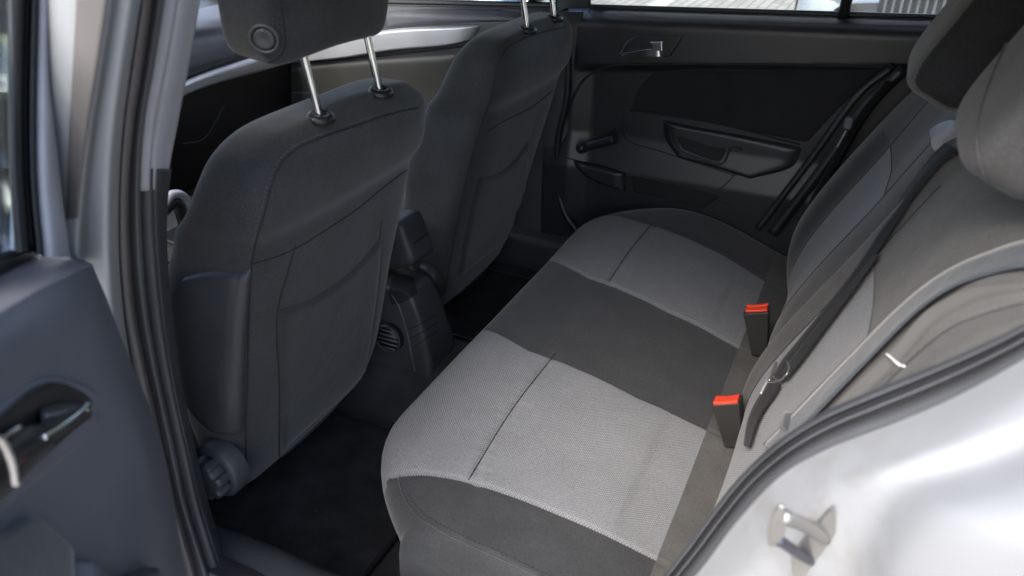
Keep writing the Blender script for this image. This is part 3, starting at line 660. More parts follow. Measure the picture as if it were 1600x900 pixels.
s1, b1, h1 = front_seat(-.37, False, 'nearer front seat, dark cloth with plastic side cover, whole headrest in view')
s2, b2, h2 = front_seat(.37, True, 'farther front seat, only its backrest and two chrome headrest posts in view')
T1 = bvh(b1); T2 = bvh(b2); Th = bvh(h1)
# seams of the near seat
main = [(655, 168), (610, 178), (560, 195), (510, 212), (465, 232), (440, 256), (424, 290), (414, 330), (402, 370), (393, 412)]
seam('seam', T1, main, s1, r=.0013, n=90)
stitches('stitching', T1, [(p[0] - 5, p[1] - 4) for p in main], s1)
seam('seam', T1, [(393, 412), (389, 500), (386, 600), (384, 700), (390, 748)], s1, r=.0016)
seam('seam', T1, [(393, 412), (430, 402), (470, 384), (520, 352), (560, 325), (600, 292), (640, 262)], s1, r=.0013)
seam('seam', T1, [(462, 384), (448, 430), (434, 480), (432, 530), (436, 600), (436, 720)], s1, r=.0014)
seam('seam', T1, [(596, 345), (588, 420), (578, 500), (566, 575)], s1, r=.0013)
decal('back_pocket', T1, [[(435, 482), (434, 560), (440, 706)], [(490, 463), (492, 560), (490, 660)], [(550, 420), (545, 520), (540, 615)], [(596, 366), (588, 460), (570, 580)]], 'dark_fabric', s1, lift=.007, edge=.05, nu=40, nv=40)
# plastic side cover and recliner knob of the near seat
decal('side_cover', T1, [[(262, 560), (268, 470), (288, 432)], [(285, 620), (300, 520), (320, 424)], [(320, 665), (334, 540), (350, 423)], [(350, 680), (362, 540), (374, 425)], [(384, 676), (386, 540), (394, 416)]], 'trim_dark', s1, lift=.010, edge=.06, nu=50, nv=40)
kc, kn = hit(T1, 344, 732)
kc = P(343, 732, 'x', -.615)
rb = []
for r_, h_ in ((.052, -.02), (.052, .008), (.048, .014), (.040, .016)):
    rb.append([kc + np.array([-h_, r_ * math.cos(a_), r_ * math.sin(a_) * 1.05]) for a_ in np.linspace(0, 2 * math.pi, 41)[:-1]])
gridobj('knob_base', np.array(rb), 'trim_dark', s1, cu=True)
rb = []
for r_, h_ in ((.040, .010), (.040, .034), (.036, .040), (.02, .042), (.001, .042)):
    rb.append([kc + np.array([-h_, (r_ - (.007 * r_ / .04 if (int(k_ / 5) % 2) else 0)) * math.cos(a_), (r_ - (.007 * r_ / .04 if (int(k_ / 5) % 2) else 0)) * math.sin(a_) * 1.05]) for k_, a_ in enumerate(np.linspace(0, 2 * math.pi, 71)[:-1])])
o = gridobj('recline_knob', np.array(rb), 'trim_dark', s1, cu=True, mods=[('BEVEL', dict(width=.001, segments=2))])
# headrest of the near seat: side button and seams
seam('seam', Th, [(438, 2), (442, 30), (446, 60), (444, 78), (434, 90), (420, 98)], s1, r=.0013)
bc, bn = hit(Th, 413, 60)
if bc is not None:
    t_ = np.cross(bn, (0, 0, 1.)); t_ /= np.linalg.norm(t_); u_ = np.cross(t_, bn)
    def disc(name, prof, mat):
        rr = [[bc + bn * h_ + r_ * (t_ * math.cos(a_) + u_ * math.sin(a_)) for a_ in np.linspace(0, 2 * math.pi, 37)[:-1]] for r_, h_ in prof]
        gridobj(name, np.array(rr), mat, s1, cu=True)
    disc('button_ring', [(.021, -.004), (.0208, .003), (.019, .005), (.0165, .0045), (.0155, .001), (.015, -.002)], 'trim_dark')
    disc('headrest_button', [(.0145, -.002), (.0143, .003), (.0125, .0048), (.009, .0042), (.004, .0026), (.0001, .0022)], 'trim_dark')
# seams of the far seat
seam('seam', T2, [(885, 42), (850, 50), (815, 62), (790, 78), (775, 110), (768, 150), (750, 200), (735, 250), (722, 310), (708, 380), (694, 458)], s2, r=.0014, n=90)
decal('back_pocket', T2, [[(746, 276), (730, 340), (712, 440)], [(775, 270), (762, 330), (748, 410)], [(800, 252), (792, 320), (780, 385)], [(828, 215), (822, 290), (808, 360)]], 'dark_fabric', s2, lift=.006, edge=.06)
seam('seam', T2, [(762, 205), (790, 188), (830, 168), (865, 140)], s2, r=.0013)
sweep('recline_lever', [P(660, 415, 'x', .12), P(678, 425, 'x', .12), P(690, 450, 'x', .12)], circ(.012, 10, .02), 'trim_dark', s2, up=(1, 0, 0))

# ================================================================== REAR BENCH
bench = thing('rear_seat', (0, .2, .27), 'rear bench seat with two light dotted panels on dark grey cloth', 'rear seat')
prof_yz = [(.42, .27), (.452, .34), (.485, .42), (.512, .475), (.513, .505), (.496, .53), (.46, .545), (.41, .552), (.315, .550), (.26, .5445), (.20, .535), (.10, .511), (.0, .476), (-.05, .462), (-.09, .45)]
def cushion_pt(x, k):
    y, z = prof_yz[k]
    ax_ = abs(x); s_ = max(0, (ax_ - (.40 if x < 0 else .465)) / .235)
    # corners turn back towards the door, and the sides drop
    y2 = y - .15 * s_ ** 2.2 * (1 if k < 8 else max(0, y / .42) ** 1.5)
    z2 = z
    if 3 <= k: z2 = z - .010 * s_ ** 4
    # three dished sitting places between slightly proud bolsters
    if k >= 4: z2 -= .006 * math.exp(-((ax_ - .33) / .13) ** 2) * (1 if k >= 6 else .3)
    return (x, y2, z2)
xk = [-.69, -.665, -.60, -.52, -.36, -.165, 0, .165, .36, .52, .60, .665, .69]
xk = list(np.unique(np.round(np.r_[np.linspace(-.635, -.56, 8), np.linspace(-.56, .56, 40), np.linspace(.56, .69, 12)], 4)))
rows = []
for x in xk: rows.append(crk([cushion_pt(x, k) for k in range(len(prof_yz))], 16))
A = np.array(rows)                                           # nx, ny, 3
side = []
for sgn, base in ((-1, A[0]), (1, A[-1])):
    ex = []
    for f, dz in ((.007, -.006), (.011, -.018), (.014, -.05), (.012, -.12), (.004, -.26)):
        b_ = base.copy(); b_[:, 0] += sgn * f; b_[:, 2] = np.maximum(b_[:, 2] + dz, .25); b_[:, 1] -= 0
        ex.append(b_)
    side.append(ex)
A = np.array(side[0][::-1] + list(A) + side[1])
# panel edges move a little with y: outer edge x = -.56 front to -.495 rear, inner -.14 / -.165
def outer(y): return np.interp(y, [-.1, 0, .15, .3, .41, .5], [.485, .492, .517, .538, .560, .572])
def inner(y): return np.interp(y, [-.1, 0, .12, .31, .44, .52], [.150, .154, .172, .158, .095, .045])
def inner2(y): return np.interp(y, [-.1, 0, .15, .31, .42, .52], [.150, .152, .15, .182, .256, .308])
# rebuild with columns following the seams
cols = []
yy = A[12, :, 1]; zz = A[12, :, 2]
def col(fx):
    out = []
    for k, y in enumerate(yy):
        x = fx(y if not (k < 72) else .52); out.append(x)
    return np.array(out)
ks = np.arange(len(yy))
def interp_surface(xcol):
    Xs = A[:, :, 0]; res = []
    for k in range(len(yy)):
        xs_ = A[:, k, 0]; o_ = np.argsort(xs_)
        res.append([xcol[k], np.interp(xcol[k], xs_[o_], A[o_, k, 1]), np.interp(xcol[k], xs_[o_], A[o_, k, 2])])
    return res
c_no = -col(outer); c_ni = -col(inner); c_fi = col(inner2); c_fo = col(lambda y: outer(y))
SIDE_N = [A[i] for i in range(5)]; SIDE_F = [A[-5 + i] for i in range(5)]
bands = [(np.full(len(yy), -.635), c_no, 16), (c_no, c_ni, 84), (c_ni, c_fi, 50), (c_fi, c_fo, 64), (c_fo, np.full(len(yy), .685), 12)]
GG = list(SIDE_N); mid = [2] * len(SIDE_N); 
for bi, (l_, r_, n_) in enumerate(bands):
    for i in range(n_):
        f = i / n_
        c_ = np.array(interp_surface(l_ * (1 - f) + r_ * f))
        if bi in (1, 3) and i > 0:                            # panels puff up slightly between their seams
            pf = math.sin(math.pi * f) ** .5 * .004
            c_[:, 2] += pf * (zz > .5)
        if i == 0 and bi > 0: c_[80:, 2] -= .004
        GG.append(c_); mid.append(bi)
GG.append(np.array(interp_surface(np.full(len(yy), .685)))); mid.append(4)
GG += SIDE_F; mid += [4] * 5
GG = np.array(GG).transpose(1, 0, 2)                          # ny rows, nx columns
kcross = 8 * 16                                                # the knot at y = .315
pm = np.where((np.array(mid) == 1) | (np.array(mid) == 3), 1., 0)
for dk in range(-10, 11):
    d_ = GG[kcross + dk, :, 1] - GG[kcross, :, 1]
    GG[kcross + dk, :, 2] -= pm * (.0028 * np.exp(-(d_ / .006) ** 2) + .0007 * np.sin(GG[kcross, :, 0] * 330 + np.sin(GG[kcross, :, 0] * 91) * 2) * np.exp(-(d_ / .016) ** 2))
krear = 12 * 16
def cmat(i, j):
    b_ = mid[j]
    if i >= krear: return 2
    return 1 if (b_ in (1, 3) and 48 <= i < krear) else 0
cush = gridobj('seat_cushion', GG, ['dark_fabric', 'light_fabric', 'lightened_fabric'], bench, matfn=cmat, flip=True)
Tcu = bvh(cush)
stitches('stitching', Tcu, [(864, 550), (796, 638), (728, 748)], bench, mat='thread', L=.003, gap=.003, r=.0005)
seam('seam', Tcu, [(868, 552), (800, 640), (732, 750)], bench, r=.0012, mat='dot_seam' if 'dot_seam' in M else 'seam')
seam('seam', Tcu, [(1018, 350), (985, 390), (951, 440)], bench, r=.0012)
pip = [(623, 744), (626, 758), (633, 779), (650, 803), (670, 818), (724, 847), (771, 867), (839, 899), (880, 915)]
seam('piping', Tcu, pip, bench, r=.0018, mat='dark_fabric', lift=.0004)
stitches('stitching', Tcu, [(p[0] + 6, p[1] - 6) for p in pip[2:]], bench, mat='seam')
rbox('seat_base', (0, .13, .30), (1.16, .44, .14), 'trim_dark', bench, bev=.02)

# ---- backrest
bp = [(-.075, .40), (-.062, .46), (-.060, .53), (-.075, .60), (-.108, .68), (-.148, .76), (-.190, .84), (-.228, .92), (-.262, .99), (-.292, 1.045), (-.33, 1.072), (-.40, 1.075)]
xb = np.unique(np.round(np.r_[np.linspace(-.60, -.455, 14), np.linspace(-.455, -.135, 36), np.linspace(-.135, .14, 34), np.linspace(.14, .45, 30), np.linspace(.45, .66, 18)], 4))
def boff(x, z):
    o_ = 0.
    o_ += .016 * math.exp(-((x + .085) / .034) ** 2)            # roll beside the centre place
    o_ -= .010 * math.exp(-((x - .02) / .05) ** 2)
    o_ -= .012 * math.exp(-((x + .30) / .12) ** 2) * math.exp(-((z - .74) / .2) ** 2)
    o_ -= .010 * math.exp(-((x - .30) / .12) ** 2)
    o_ += .030 * (1 / (1 + math.exp(-(x - .50) / .018))) * math.exp(-((z - .7) / .28) ** 4)
    o_ -= .05 * max(0, (x - .60) / .06) ** 2
    o_ -= .02 * max(0, (-.54 - x) / .06) ** 2
    return o_
base = crk([(0, y, z) for y, z in bp], 10)
G = []
for q in base:
    row = []
    for x in xb:
        o_ = boff(x, q[2]); row.append((x, q[1] + o_ * .894, q[2] + o_ * .447))
    G.append(row)
G = np.array(G)
PT, PBm = .872, .50
def bm_(i, j):
    x = (xb[j] + xb[j + 1]) / 2; z = base[i][2]
    if -.455 < x < -.135 and PBm < z < PT and i < 90: return 1
    if .14 < x < .45 and PBm < z < PT and i < 90: return 1
    if z >= PT or -.60 <= x <= -.455: return 2
    if x > .45: return 0
    return 2
back = gridobj('backrest', G, ['dark_fabric', 'light_fabric', 'lightened_fabric'], bench, matfn=bm_, flip=False, thick=.0)
Tb = bvh(back)
def surf_line(name, pts, r=.0013, mat='seam', parent=bench):
    out = []
    for x, z in cr(pts, 60):
        q = min(base, key=lambda b_: abs(b_[2] - z) + (0 if b_[1] > -.30 else 9)); i_ = np.interp(z, base[:90, 2], base[:90, 1]); o_ = boff(x, z)
        out.append((x, i_ + o_ * .894, z + o_ * .447))
    return sweep(name, out, circ(r, 6), mat, parent, up=(0, 1, .2))
surf_line('seam', [(-.455, PT), (-.135, PT)], mat='plain_light', r=.0016); surf_line('seam', [(-.455, .52), (-.455, PT)]); surf_line('seam', [(-.135, .52), (-.135, 1.0)])
surf_line('seam', [(.14, PT), (.45, PT)]); surf_line('seam', [(.45, .55), (.45, 1.0)]); surf_line('seam', [(.14, .52), (.14, 1.0)])

# side bolster beside the door opening
rws = [[(1200, 730, -.50), (1262, 678, -.50), (1330, 608, -.50), (1395, 545, -.50), (1440, 492, -.50), (1485, 462, -.50), (1530, 442, -.50), (1600, 432, -.50), (1700, 430, -.50)],
       [(1190, 770, -.585), (1256, 702, -.585), (1330, 632, -.588), (1400, 566, -.592), (1450, 510, -.592), (1495, 480, -.59), (1540, 462, -.59), (1605, 450, -.59), (1700, 448, -.59)],
       [(1185, 790, -.605), (1254, 716, -.605), (1325, 650, -.605), (1382, 603, -.605), (1430, 556, -.605), (1480, 516, -.605), (1530, 492, -.605), (1605, 474, -.605), (1700, 470, -.605)],
       [(1180, 800, -.63), (1252, 730, -.63), (1320, 668, -.636), (1370, 632, -.638), (1430, 588, -.64), (1490, 550, -.64), (1540, 522, -.64), (1610, 500, -.64), (1700, 495, -.64)],
       [(1170, 830, -.65), (1240, 760, -.65), (1310, 700, -.65), (1370, 670, -.65), (1440, 640, -.65), (1500, 600, -.65), (1550, 570, -.65), (1620, 540, -.65), (1700, 530, -.65)]]
G = dense([curve_px(r) for r in rws], 70, 40)
bol = gridobj('side_bolster', G, 'plain_light', bench); Tbo = bvh(bol)
stl = [(1330, 650), (1382, 603), (1430, 556), (1480, 516), (1530, 494), (1598, 474)]
seam('seam', Tbo, stl, bench, r=.0009)
stitches('white_stitching', Tbo, [(1374, 546), (1390, 557), (1404, 569), (1416, 574)], bench, mat='white_thread', L=.005, gap=.002, r=.0013, lift=.001)

# headrests of the rear bench
def rear_headrest(cx, label, side_mat, dims=(.25, .10, .22), yc=-.324, zc=1.215):
    t = thing('headrest', (cx, -.30, 1.05), label, 'headrest', 'rear headrests')
    h_ = superbox('headrest_pad', (cx, yc, zc), dims, ['plain_light', side_mat], t, e1=.42, e2=.42, rot=Matrix.Rotation(math.radians(26), 3, 'X'), nu=96, nv=60,
                  matfn=lambda p: 1 if (p.x < -dims[0] * .43) else 0)
    for dx in (-.06, .06):
        tube('headrest_post', [(cx + dx, -.345, 1.04), (cx + dx, -.345, 1.10), (cx + dx, -.33, 1.18)], .006, 'chrome', t)
        sweep('post_guide', [(cx + dx, -.345, 1.06), (cx + dx, -.347, 1.082)], circ(.016, 16), 'trim_black', t)
    return t, h_
r1, rh1 = rear_headrest(-.375, 'largest rear headrest in warm grey cloth, nearest the open door', 'plain_light')
r2, rh2 = rear_headrest(.0, 'middle rear headrest, partly hidden, with a dark side face', 'far_fabric', yc=-.27, zc=1.20)
Tr = bvh(rh1)
seam('piping', Tr, [(1590, 40), (1562, 92), (1536, 160), (1527, 210), (1532, 255), (1548, 292), (1560, 305)], r1, r=.0018, mat='plain_light', lift=.0005)

# ================================================================== BUCKLES AND BELTS
def buckle(a_, b_, c_, d_, foot, label, two=False, xoff=0.):
    """a..d: corners of the top face (left-front, right-front, right-back, left-back); foot: centre of the bottom"""
    a_, b_, c_, d_ = [np.array(q) for q in (a_, b_, c_, d_)]
    ctr = (a_ + b_ + c_ + d_) / 4; dn = np.array(foot) - ctr; Lb = np.linalg.norm(dn); dn = dn / Lb
    t = thing('seat_belt_buckle', tuple(foot), label, 'seat belt buckle', 'buckles between cushion and backrest')
    u_ = (b_ - a_); W = np.linalg.norm(u_); u_ /= W
    v_ = (d_ - a_); v_ -= (v_ @ u_) * u_; v_ -= (v_ @ dn) * dn; Dp = max(.018, np.linalg.norm(v_)); v_ /= np.linalg.norm(v_)
    Rm = Matrix((tuple(u_), tuple(v_), tuple(-dn))).transposed()
    bm = bmesh.new(); bmesh.ops.create_cube(bm, size=1)
    for v in bm.verts:
        k_ = 1 if v.co.z > 0 else .62
        v.co = Vector((v.co.x * W * k_, v.co.y * Dp * (1 if v.co.z > 0 else .8), (v.co.z - .5) * Lb))
    bmesh.ops.bevel(bm, geom=bm.edges[:], offset=.0022, segments=3, profile=.5, affect='EDGES')
    V = [np.array(Rm @ v.co) + ctr for v in bm.verts]; F_ = [[v.index for v in f.verts] for f in bm.faces]; bm.free()
    mk('buckle_body', V, F_, 'buckle', t, mods=[('WEIGHTED_NORMAL', {})])
    def blk(name, cx_, cy_, wx, wy, h_, mat, z0=0.):
        bm = bmesh.new(); bmesh.ops.create_cube(bm, size=1)
        for v in bm.verts: v.co = Vector((v.co.x * wx + cx_, v.co.y * wy + cy_, v.co.z * h_ + z0))
        if name == 'release_button':
            bmesh.ops.subdivide_edges(bm, edges=bm.edges[:], cuts=5, use_grid_fill=True)
            for v in bm.verts:
                if v.co.z > z0: v.co.z -= .002 * (1 - ((v.co.x - cx_) / (wx / 2)) ** 2)
        bmesh.ops.bevel(bm, geom=[e_ for e_ in bm.edges if e_.calc_face_angle(0) > .7], offset=.0012, segments=2, profile=.5, affect='EDGES')
        V = [np.array(Rm @ v.co) + ctr for v in bm.verts]; F_ = [[v.index for v in f.verts] for f in bm.faces]; bm.free()
        return mk(name, V, F_, mat, t)
    blk('release_button', 0, -Dp * .08, W * .86, Dp * (.72 if not two else .40), .010, 'red', .001)
    if two: blk('release_button', 0, Dp * .34, W * .86, Dp * .26, .012, 'red', .002)
    blk('latch_slot', 0, Dp * (.36 if not two else .155), W * .7, Dp * .07, .002, 'seam', .0012)
    return t, Rm, ctr, W, Dp, Lb
yb1 = -.005
t1, Rm1, ctr1, W1, D1, L1 = buckle(P(1112, 636, 'x', -.175), P(1156, 633, 'x', -.175), P(1161, 614, 'x', -.140), P(1117, 617, 'x', -.140), P(1148, 693, 'x', -.165), 'buckle with a single red button, nearest the open door')
# small raised lettering block on the near buckle
for r_ in range(2):
    for k_ in range(4 - r_):
        q = ctr1 + np.array(Rm1 @ Vector(((-.012 + k_ * .007) * .8 + r_ * .004, -D1 * .455, -L1 * (.66 + .10 * r_))))
        rbox('raised_mark', tuple(q), (.0035, .0012, .005), 'buckle', t1, bev=.0004, rot=Rm1)
buckle(P(1160, 495, 'x', .14), P(1200, 493, 'x', .14), P(1206, 473, 'x', .175), P(1165, 475, 'x', .175), P(1188, 551, 'x', .155), 'buckle with a double red button, farther from the open door', two=True)

def webbing(name, T, top, bot, parent, mat='webbing', lift=.004, n=60, rows=6, thick=.0014):
    A_ = cr(top, n); B_ = cr(bot, n); G = []
    for i in range(n):
        row = []
        for f in np.linspace(0, 1, rows):
            h_, n_ = hit(T, *(A_[i] * (1 - f) + B_[i] * f))
            row.append(None if h_ is None else h_ + n_ * lift)
        if all(r is not None for r in row): G.append(row)
    G = np.array(G)
    k_ = 9                                                    # a pulled-tight strap is smoother than what lies under it
    Gs = G.copy()
    for i in range(len(G)):
        a0, a1 = max(0, i - k_), min(len(G), i + k_ + 1); m_ = min(i - a0, a1 - 1 - i); Gs[i] = G[i - m_:i + m_ + 1].mean(axis=0)
    return gridobj(name, Gs, mat, parent, thick=thick)
Tall = bvh(back, bol)
mb = thing('seat_belt', (0, -.29, 1.0), 'black centre belt running from the top of the rear backrest down to its metal tongue', 'seat belt', 'rear seat belts')
webbing('belt_webbing', Tall, [(1482, 226), (1457, 252), (1437, 276), (1417, 305), (1404, 324), (1376, 374), (1350, 412), (1326, 446), (1292, 490), (1238, 550), (1214, 590)],
        [(1506, 242), (1476, 258), (1453, 280), (1433, 308), (1421, 328), (1391, 380), (1363, 418), (1337, 452), (1304, 498), (1256, 560), (1228, 600)], mb, 'webbing_dark', lift=.006, thick=.001)
webbing('belt_webbing', Tall, [(1376, 401), (1354, 428), (1322, 468), (1287, 510), (1250, 556), (1228, 590)], [(1382, 405), (1362, 433), (1331, 476), (1297, 520), (1262, 568), (1236, 600)], mb, 'webbing_dark', lift=.009, thick=.001)
webbing('belt_webbing', Tall, [(1212, 594), (1196, 616), (1182, 640), (1173, 664), (1168, 700)], [(1226, 606), (1214, 626), (1200, 644), (1188, 668), (1178, 704)], mb, 'webbing_dark', lift=.006)
q = [hit(Tall, *p) for p in [(1238, 570), (1241, 582), (1234, 594), (1222, 601), (1209, 601)]]
q = [a_ + b_ * .009 for a_, b_ in q if a_ is not None]
tube('belt_tongue', q, .0024, 'steel', mb, n=10, res=50)
q = [hit(Tall, *p) for p in [(1221, 572), (1215, 588), (1210, 601)]]
tube('belt_tongue', [a_ + b_ * .010 for a_, b_ in q if a_ is not None], .0024, 'steel', mb, n=8, res=12)
q = [hit(Tall, *p) for p in [(1206, 600), (1200, 612), (1196, 620)]]
q = [a_ + b_ * .009 for a_, b_ in q if a_ is not None]
tube('belt_tongue', q, .0020, 'silver_trim', mb, n=8, res=12)
# guide at the top of the backrest, a curved grey hood
gc = np.mean([a_ for a_ in (hit(Tall, 1490, 222)[0],)], axis=0)
decal('belt_guide', Tall, [[(1456, 214), (1460, 238)], [(1470, 200), (1474, 226)], [(1492, 192), (1496, 214)], [(1512, 194), (1514, 212)]], 'trim_grey', mb, lift=.016, edge=.3)
nb = thing('seat_belt', (-.5, -.29, 1.1), 'grey outer belt lying across the rear backrest beside the side bolster', 'seat belt', 'rear seat belts')
webbing('belt_webbing', Tall, [(1640, 380), (1600, 386), (1550, 398), (1484, 428), (1430, 464), (1384, 512), (1330, 566), (1272, 624), (1238, 662), (1200, 700)],
        [(1640, 426), (1600, 430), (1550, 434), (1496, 452), (1452, 482), (1402, 534), (1352, 586), (1296, 640), (1262, 680), (1222, 716)], nb, 'webbing', lift=.008, thick=.0008)
decal('belt_loop', Tall, [[(1228, 684), (1240, 684)], [(1234, 662), (1244, 666)], [(1238, 646), (1246, 650)]], 'webbing', nb, lift=.016, edge=.3)

# far outer belt, hanging between the far door and the backrest
fb = thing('seat_belt', (.63, -.1, .9), 'dark belt with a steel end hanging between far door and rear backrest', 'seat belt', 'rear seat belts')
pth = cr([P(1392, 128, 'x', .64), P(1352, 176, 'x', .635), (P(1322, 225, 'x', .63)), P(1280, 300, 'x', .62), P(1252, 362, 'x', .615)], 30)
sweep('belt_webbing', pth, [(-.022, -.001), (.022, -.001), (.022, .001), (-.022, .001)], 'webbing_dark', fb, up=(.5, .8, .2))
tube('belt_end', [P(1322, 204, 'x', .60), P(1308, 230, 'x', .60)], .0025, 'steel', fb)
rbox('belt_anchor', tuple(P(1326, 192, 'x', .605)), (.02, .02, .03), 'trim_door', fb, bev=.006)

# ================================================================== OPENED NEAR REAR DOOR
H = np.array([-.90, .52, 0.]); dd = np.array([-.84, -.545, 0.]); dd /= np.linalg.norm(dd)
dn = np.array([.545, -.84, 0.]); dn /= np.linalg.norm(dn)
od = thing('car_door', (-.95, .5, .35), 'opened near rear door, large blurred panel with chrome handle at the photo edge', 'car door')
def PD(px, py, off=0.):
    p0 = H + dn * off; d = ray(px, py); return CAM + ((p0 - CAM) @ dn) / (d @ dn) * d
def pdl(l): return [PD(*p) for p in l]
rws = [[(145, 415, -.005), (165, 462, 0), (185, 515, 0), (215, 592, 0), (240, 650, 0), (258, 720, 0), (272, 790, 0), (283, 860, 0), (300, 960, 0)],
       [(135, 418, .004), (150, 470, .012), (165, 530, .014), (190, 600, .014), (212, 660, .014), (232, 730, .014), (248, 800, .016), (258, 870, .018), (270, 965, .018)],
       [(112, 428, .01), (118, 480, .018), (125, 540, .018), (145, 610, .016), (165, 670, .014), (190, 740, .014), (205, 810, .018), (215, 880, .024), (225, 970, .024)],
       [(60, 458, .012), (62, 510, .02), (66, 570, .018), (75, 630, .014), (90, 690, .012), (110, 760, .012), (120, 830, .018), (125, 895, .024), (130, 975, .026)],
       [(0, 494, .012), (0, 550, .02), (0, 610, .018), (0, 670, .014), (0, 730, .012), (0, 790, .012), (0, 850, .018), (0, 910, .024), (0, 980, .026)],
       [(-120, 566, .012), (-120, 620, .02), (-120, 680, .018), (-120, 740, .014), (-120, 800, .012), (-120, 850, .012), (-120, 900, .018), (-120, 950, .024), (-120, 1000, .026)]]
G = dense([pdl(r) for r in rws], 80, 60)
op = gridobj('door_panel', G, 'trim_door', od); To = bvh(op)
# ledge on top
G = dense([pdl([(145, 415, -.005), (112, 428, .01), (60, 458, .012), (0, 494, .012), (-120, 566, .012)]),
           pdl([(143, 412, -.010), (108, 421, .004), (58, 450, .008), (0, 484, .008), (-120, 556, .008)]),
           pdl([(128, 406, -.04), (104, 400, -.04), (50, 398, -.045), (0, 424, -.045), (-120, 480, -.045)]),
           pdl([(120, 404, -.06), (100, 402, -.06), (50, 402, -.062), (0, 430, -.062), (-120, 488, -.062)])], 50, 24)
gridobj('belt_ledge', G, 'trim_door', od)
# handle recess, handle, lever
ra = decal('handle_recess', To, [[(-60, 680), (-60, 770), (-60, 870)], [(0, 634), (0, 700), (0, 800)], [(45, 598), (55, 660), (62, 748)], [(76, 587), (90, 640), (104, 712)], [(108, 593), (124, 640), (136, 684)], [(140, 612), (146, 640), (150, 662)], [(155, 630), (155, 640), (155, 650)]], 'trim_door', od, lift=.006, edge=.10, nu=40, nv=60)
To2 = bvh(op, ra)
rc = decal('recess_shade', To2, [[(-60, 690), (-60, 760), (-60, 830)], [(0, 643), (0, 700), (0, 768)], [(44, 606), (50, 660), (48, 732)], [(76, 595), (86, 640), (88, 698)], [(106, 601), (118, 640), (118, 671)], [(134, 617), (139, 636), (140, 653)], [(145, 632), (145, 637), (145, 643)]], 'trim_black', od, lift=.001, edge=.03, nu=40, nv=60)  # flat black patch, the shade inside the recess painted on
def hbar(name, pts, mat, r, k=.7):
    return tube(name, [PD(*p) for p in pts], r, mat, od, n=14, res=40)
G = dense([pdl([(-40, 720, .022), (0, 690, .026), (40, 672, .028), (66, 668, .028)]), pdl([(-40, 740, .036), (4, 715, .038), (40, 698, .038), (72, 684, .036)]),
           pdl([(-40, 800, .030), (14, 750, .030), (46, 718, .030), (80, 690, .030)]), pdl([(-40, 808, .014), (16, 756, .018), (48, 724, .018), (82, 694, .018)])], 30, 24)
gridobj('inner_handle', G, 'trim_black', od, thick=.004)
G = dense([pdl([(60, 640, .020), (90, 632, .020), (130, 632, .024)]), pdl([(66, 684, .032), (100, 664, .034), (137, 636, .036)]), pdl([(70, 690, .018), (104, 668, .02), (138, 640, .022)])], 30, 12)
gridobj('inner_handle', G, 'trim_black', od, thick=.003)
hbar('handle_edge', [(137, 634, .040), (118, 651, .040), (96, 667, .040), (68, 684, .040)], 'chrome', .0022)
hbar('handle_edge', [(136, 632, .038), (132, 640, .038)], 'chrome', .003)
hbar('handle_edge', [(-40, 672, .046), (-6, 684, .046), (8, 702, .046), (18, 728, .046), (22, 757, .044)], 'chrome', .0035)
hbar('handle_edge', [(0, 688, .036), (14, 678, .036), (30, 668, .036)], 'chrome', .0018)
hbar('handle_edge', [(72, 650, .03), (92, 646, .03), (112, 643, .03)], 'trim_door', .002)
G = dense([pdl([(28, 716, .0395), (40, 706, .0395)]), pdl([(32, 722, .0395), (44, 711, .0395)])], 6, 4)
gridobj('lock_mark', G, 'red', od, thick=.001)
decal('armrest_pad', To, [[(-80, 880), (-80, 980)], [(0, 828), (0, 980)], [(34, 806), (40, 980)], [(70, 830), (80, 980)], [(104, 864), (112, 980)]], 'dark_fabric', od, lift=.010, edge=.08, nu=30)
decal('storage_bin', To, [[(108, 872), (112, 980)], [(150, 900), (150, 985)], [(180, 900), (180, 985)], [(230, 884), (232, 985)]], 'trim_dark', od, lift=.020, edge=.12)
# window frame: rubber channel, painted frame, glass
def DR(name, rows, mat, nu=50, nv=24): return gridobj(name, dense([pdl(r) for r in rows], nu, nv), mat, od)
L0 = [(10, -60), (12, 60), (13, 180), (16, 290), (24, 395)]
L1_ = [(40, -60), (37, 60), (35, 180), (38, 290), (46, 392)]
L2 = [(65, -60), (62, 60), (60, 180), (62, 290), (72, 402)]
L3 = [(96, -60), (92, 60), (91, 180), (96, 290), (110, 402)]
def ofs(l, o_): return [(p[0], p[1], o_) for p in l]
def mxl(a_, b_, f): return [(p[0] * (1 - f) + q_[0] * f, p[1] * (1 - f) + q_[1] * f) for p, q_ in zip(a_, b_)]
DR('window_channel', [ofs(L0, -.05), ofs(L0, -.03), ofs(mxl(L0, L1_, .5), -.022), ofs(L1_, -.028), ofs(mxl(L1_, L2, .2), -.035), ofs(mxl(L1_, L2, .5), -.022), ofs(mxl(L1_, L2, .9), -.022)], 'rubber_black')
DR('window_frame', [ofs(mxl(L1_, L2, .8), -.03), ofs(L2, -.018), ofs(mxl(L2, L3, .5), -.014), ofs(mxl(L2, L3, .85), -.020), ofs(L3, -.032), ofs(L3, -.07)], 'trim_grey')
G = np.array([[PD(px, py, -.045) for px in (-140, -60, 14)] for py in (-60, 180, 410)])
gridobj('window_glass', G, 'glass', od, thick=.004)
sweep('window_seal', [PD(50, 388, -.04), PD(0, 412, -.04), PD(-120, 470, -.04)], [(-.006, -.006), (.006, -.006), (.006, .006), (-.006, .006)], 'rubber_black', od)
G = dense([[PD(145, 415, -.09), PD(250, 650, -.09), PD(290, 960, -.09)], [PD(0, 430, -.10), PD(0, 650, -.12), PD(0, 980, -.12)], [PD(-200, 430, -.10), PD(-200, 650, -.12), PD(-200, 980, -.12)]], 14, 14)
gridobj('outer_skin', G, 'paint', od)

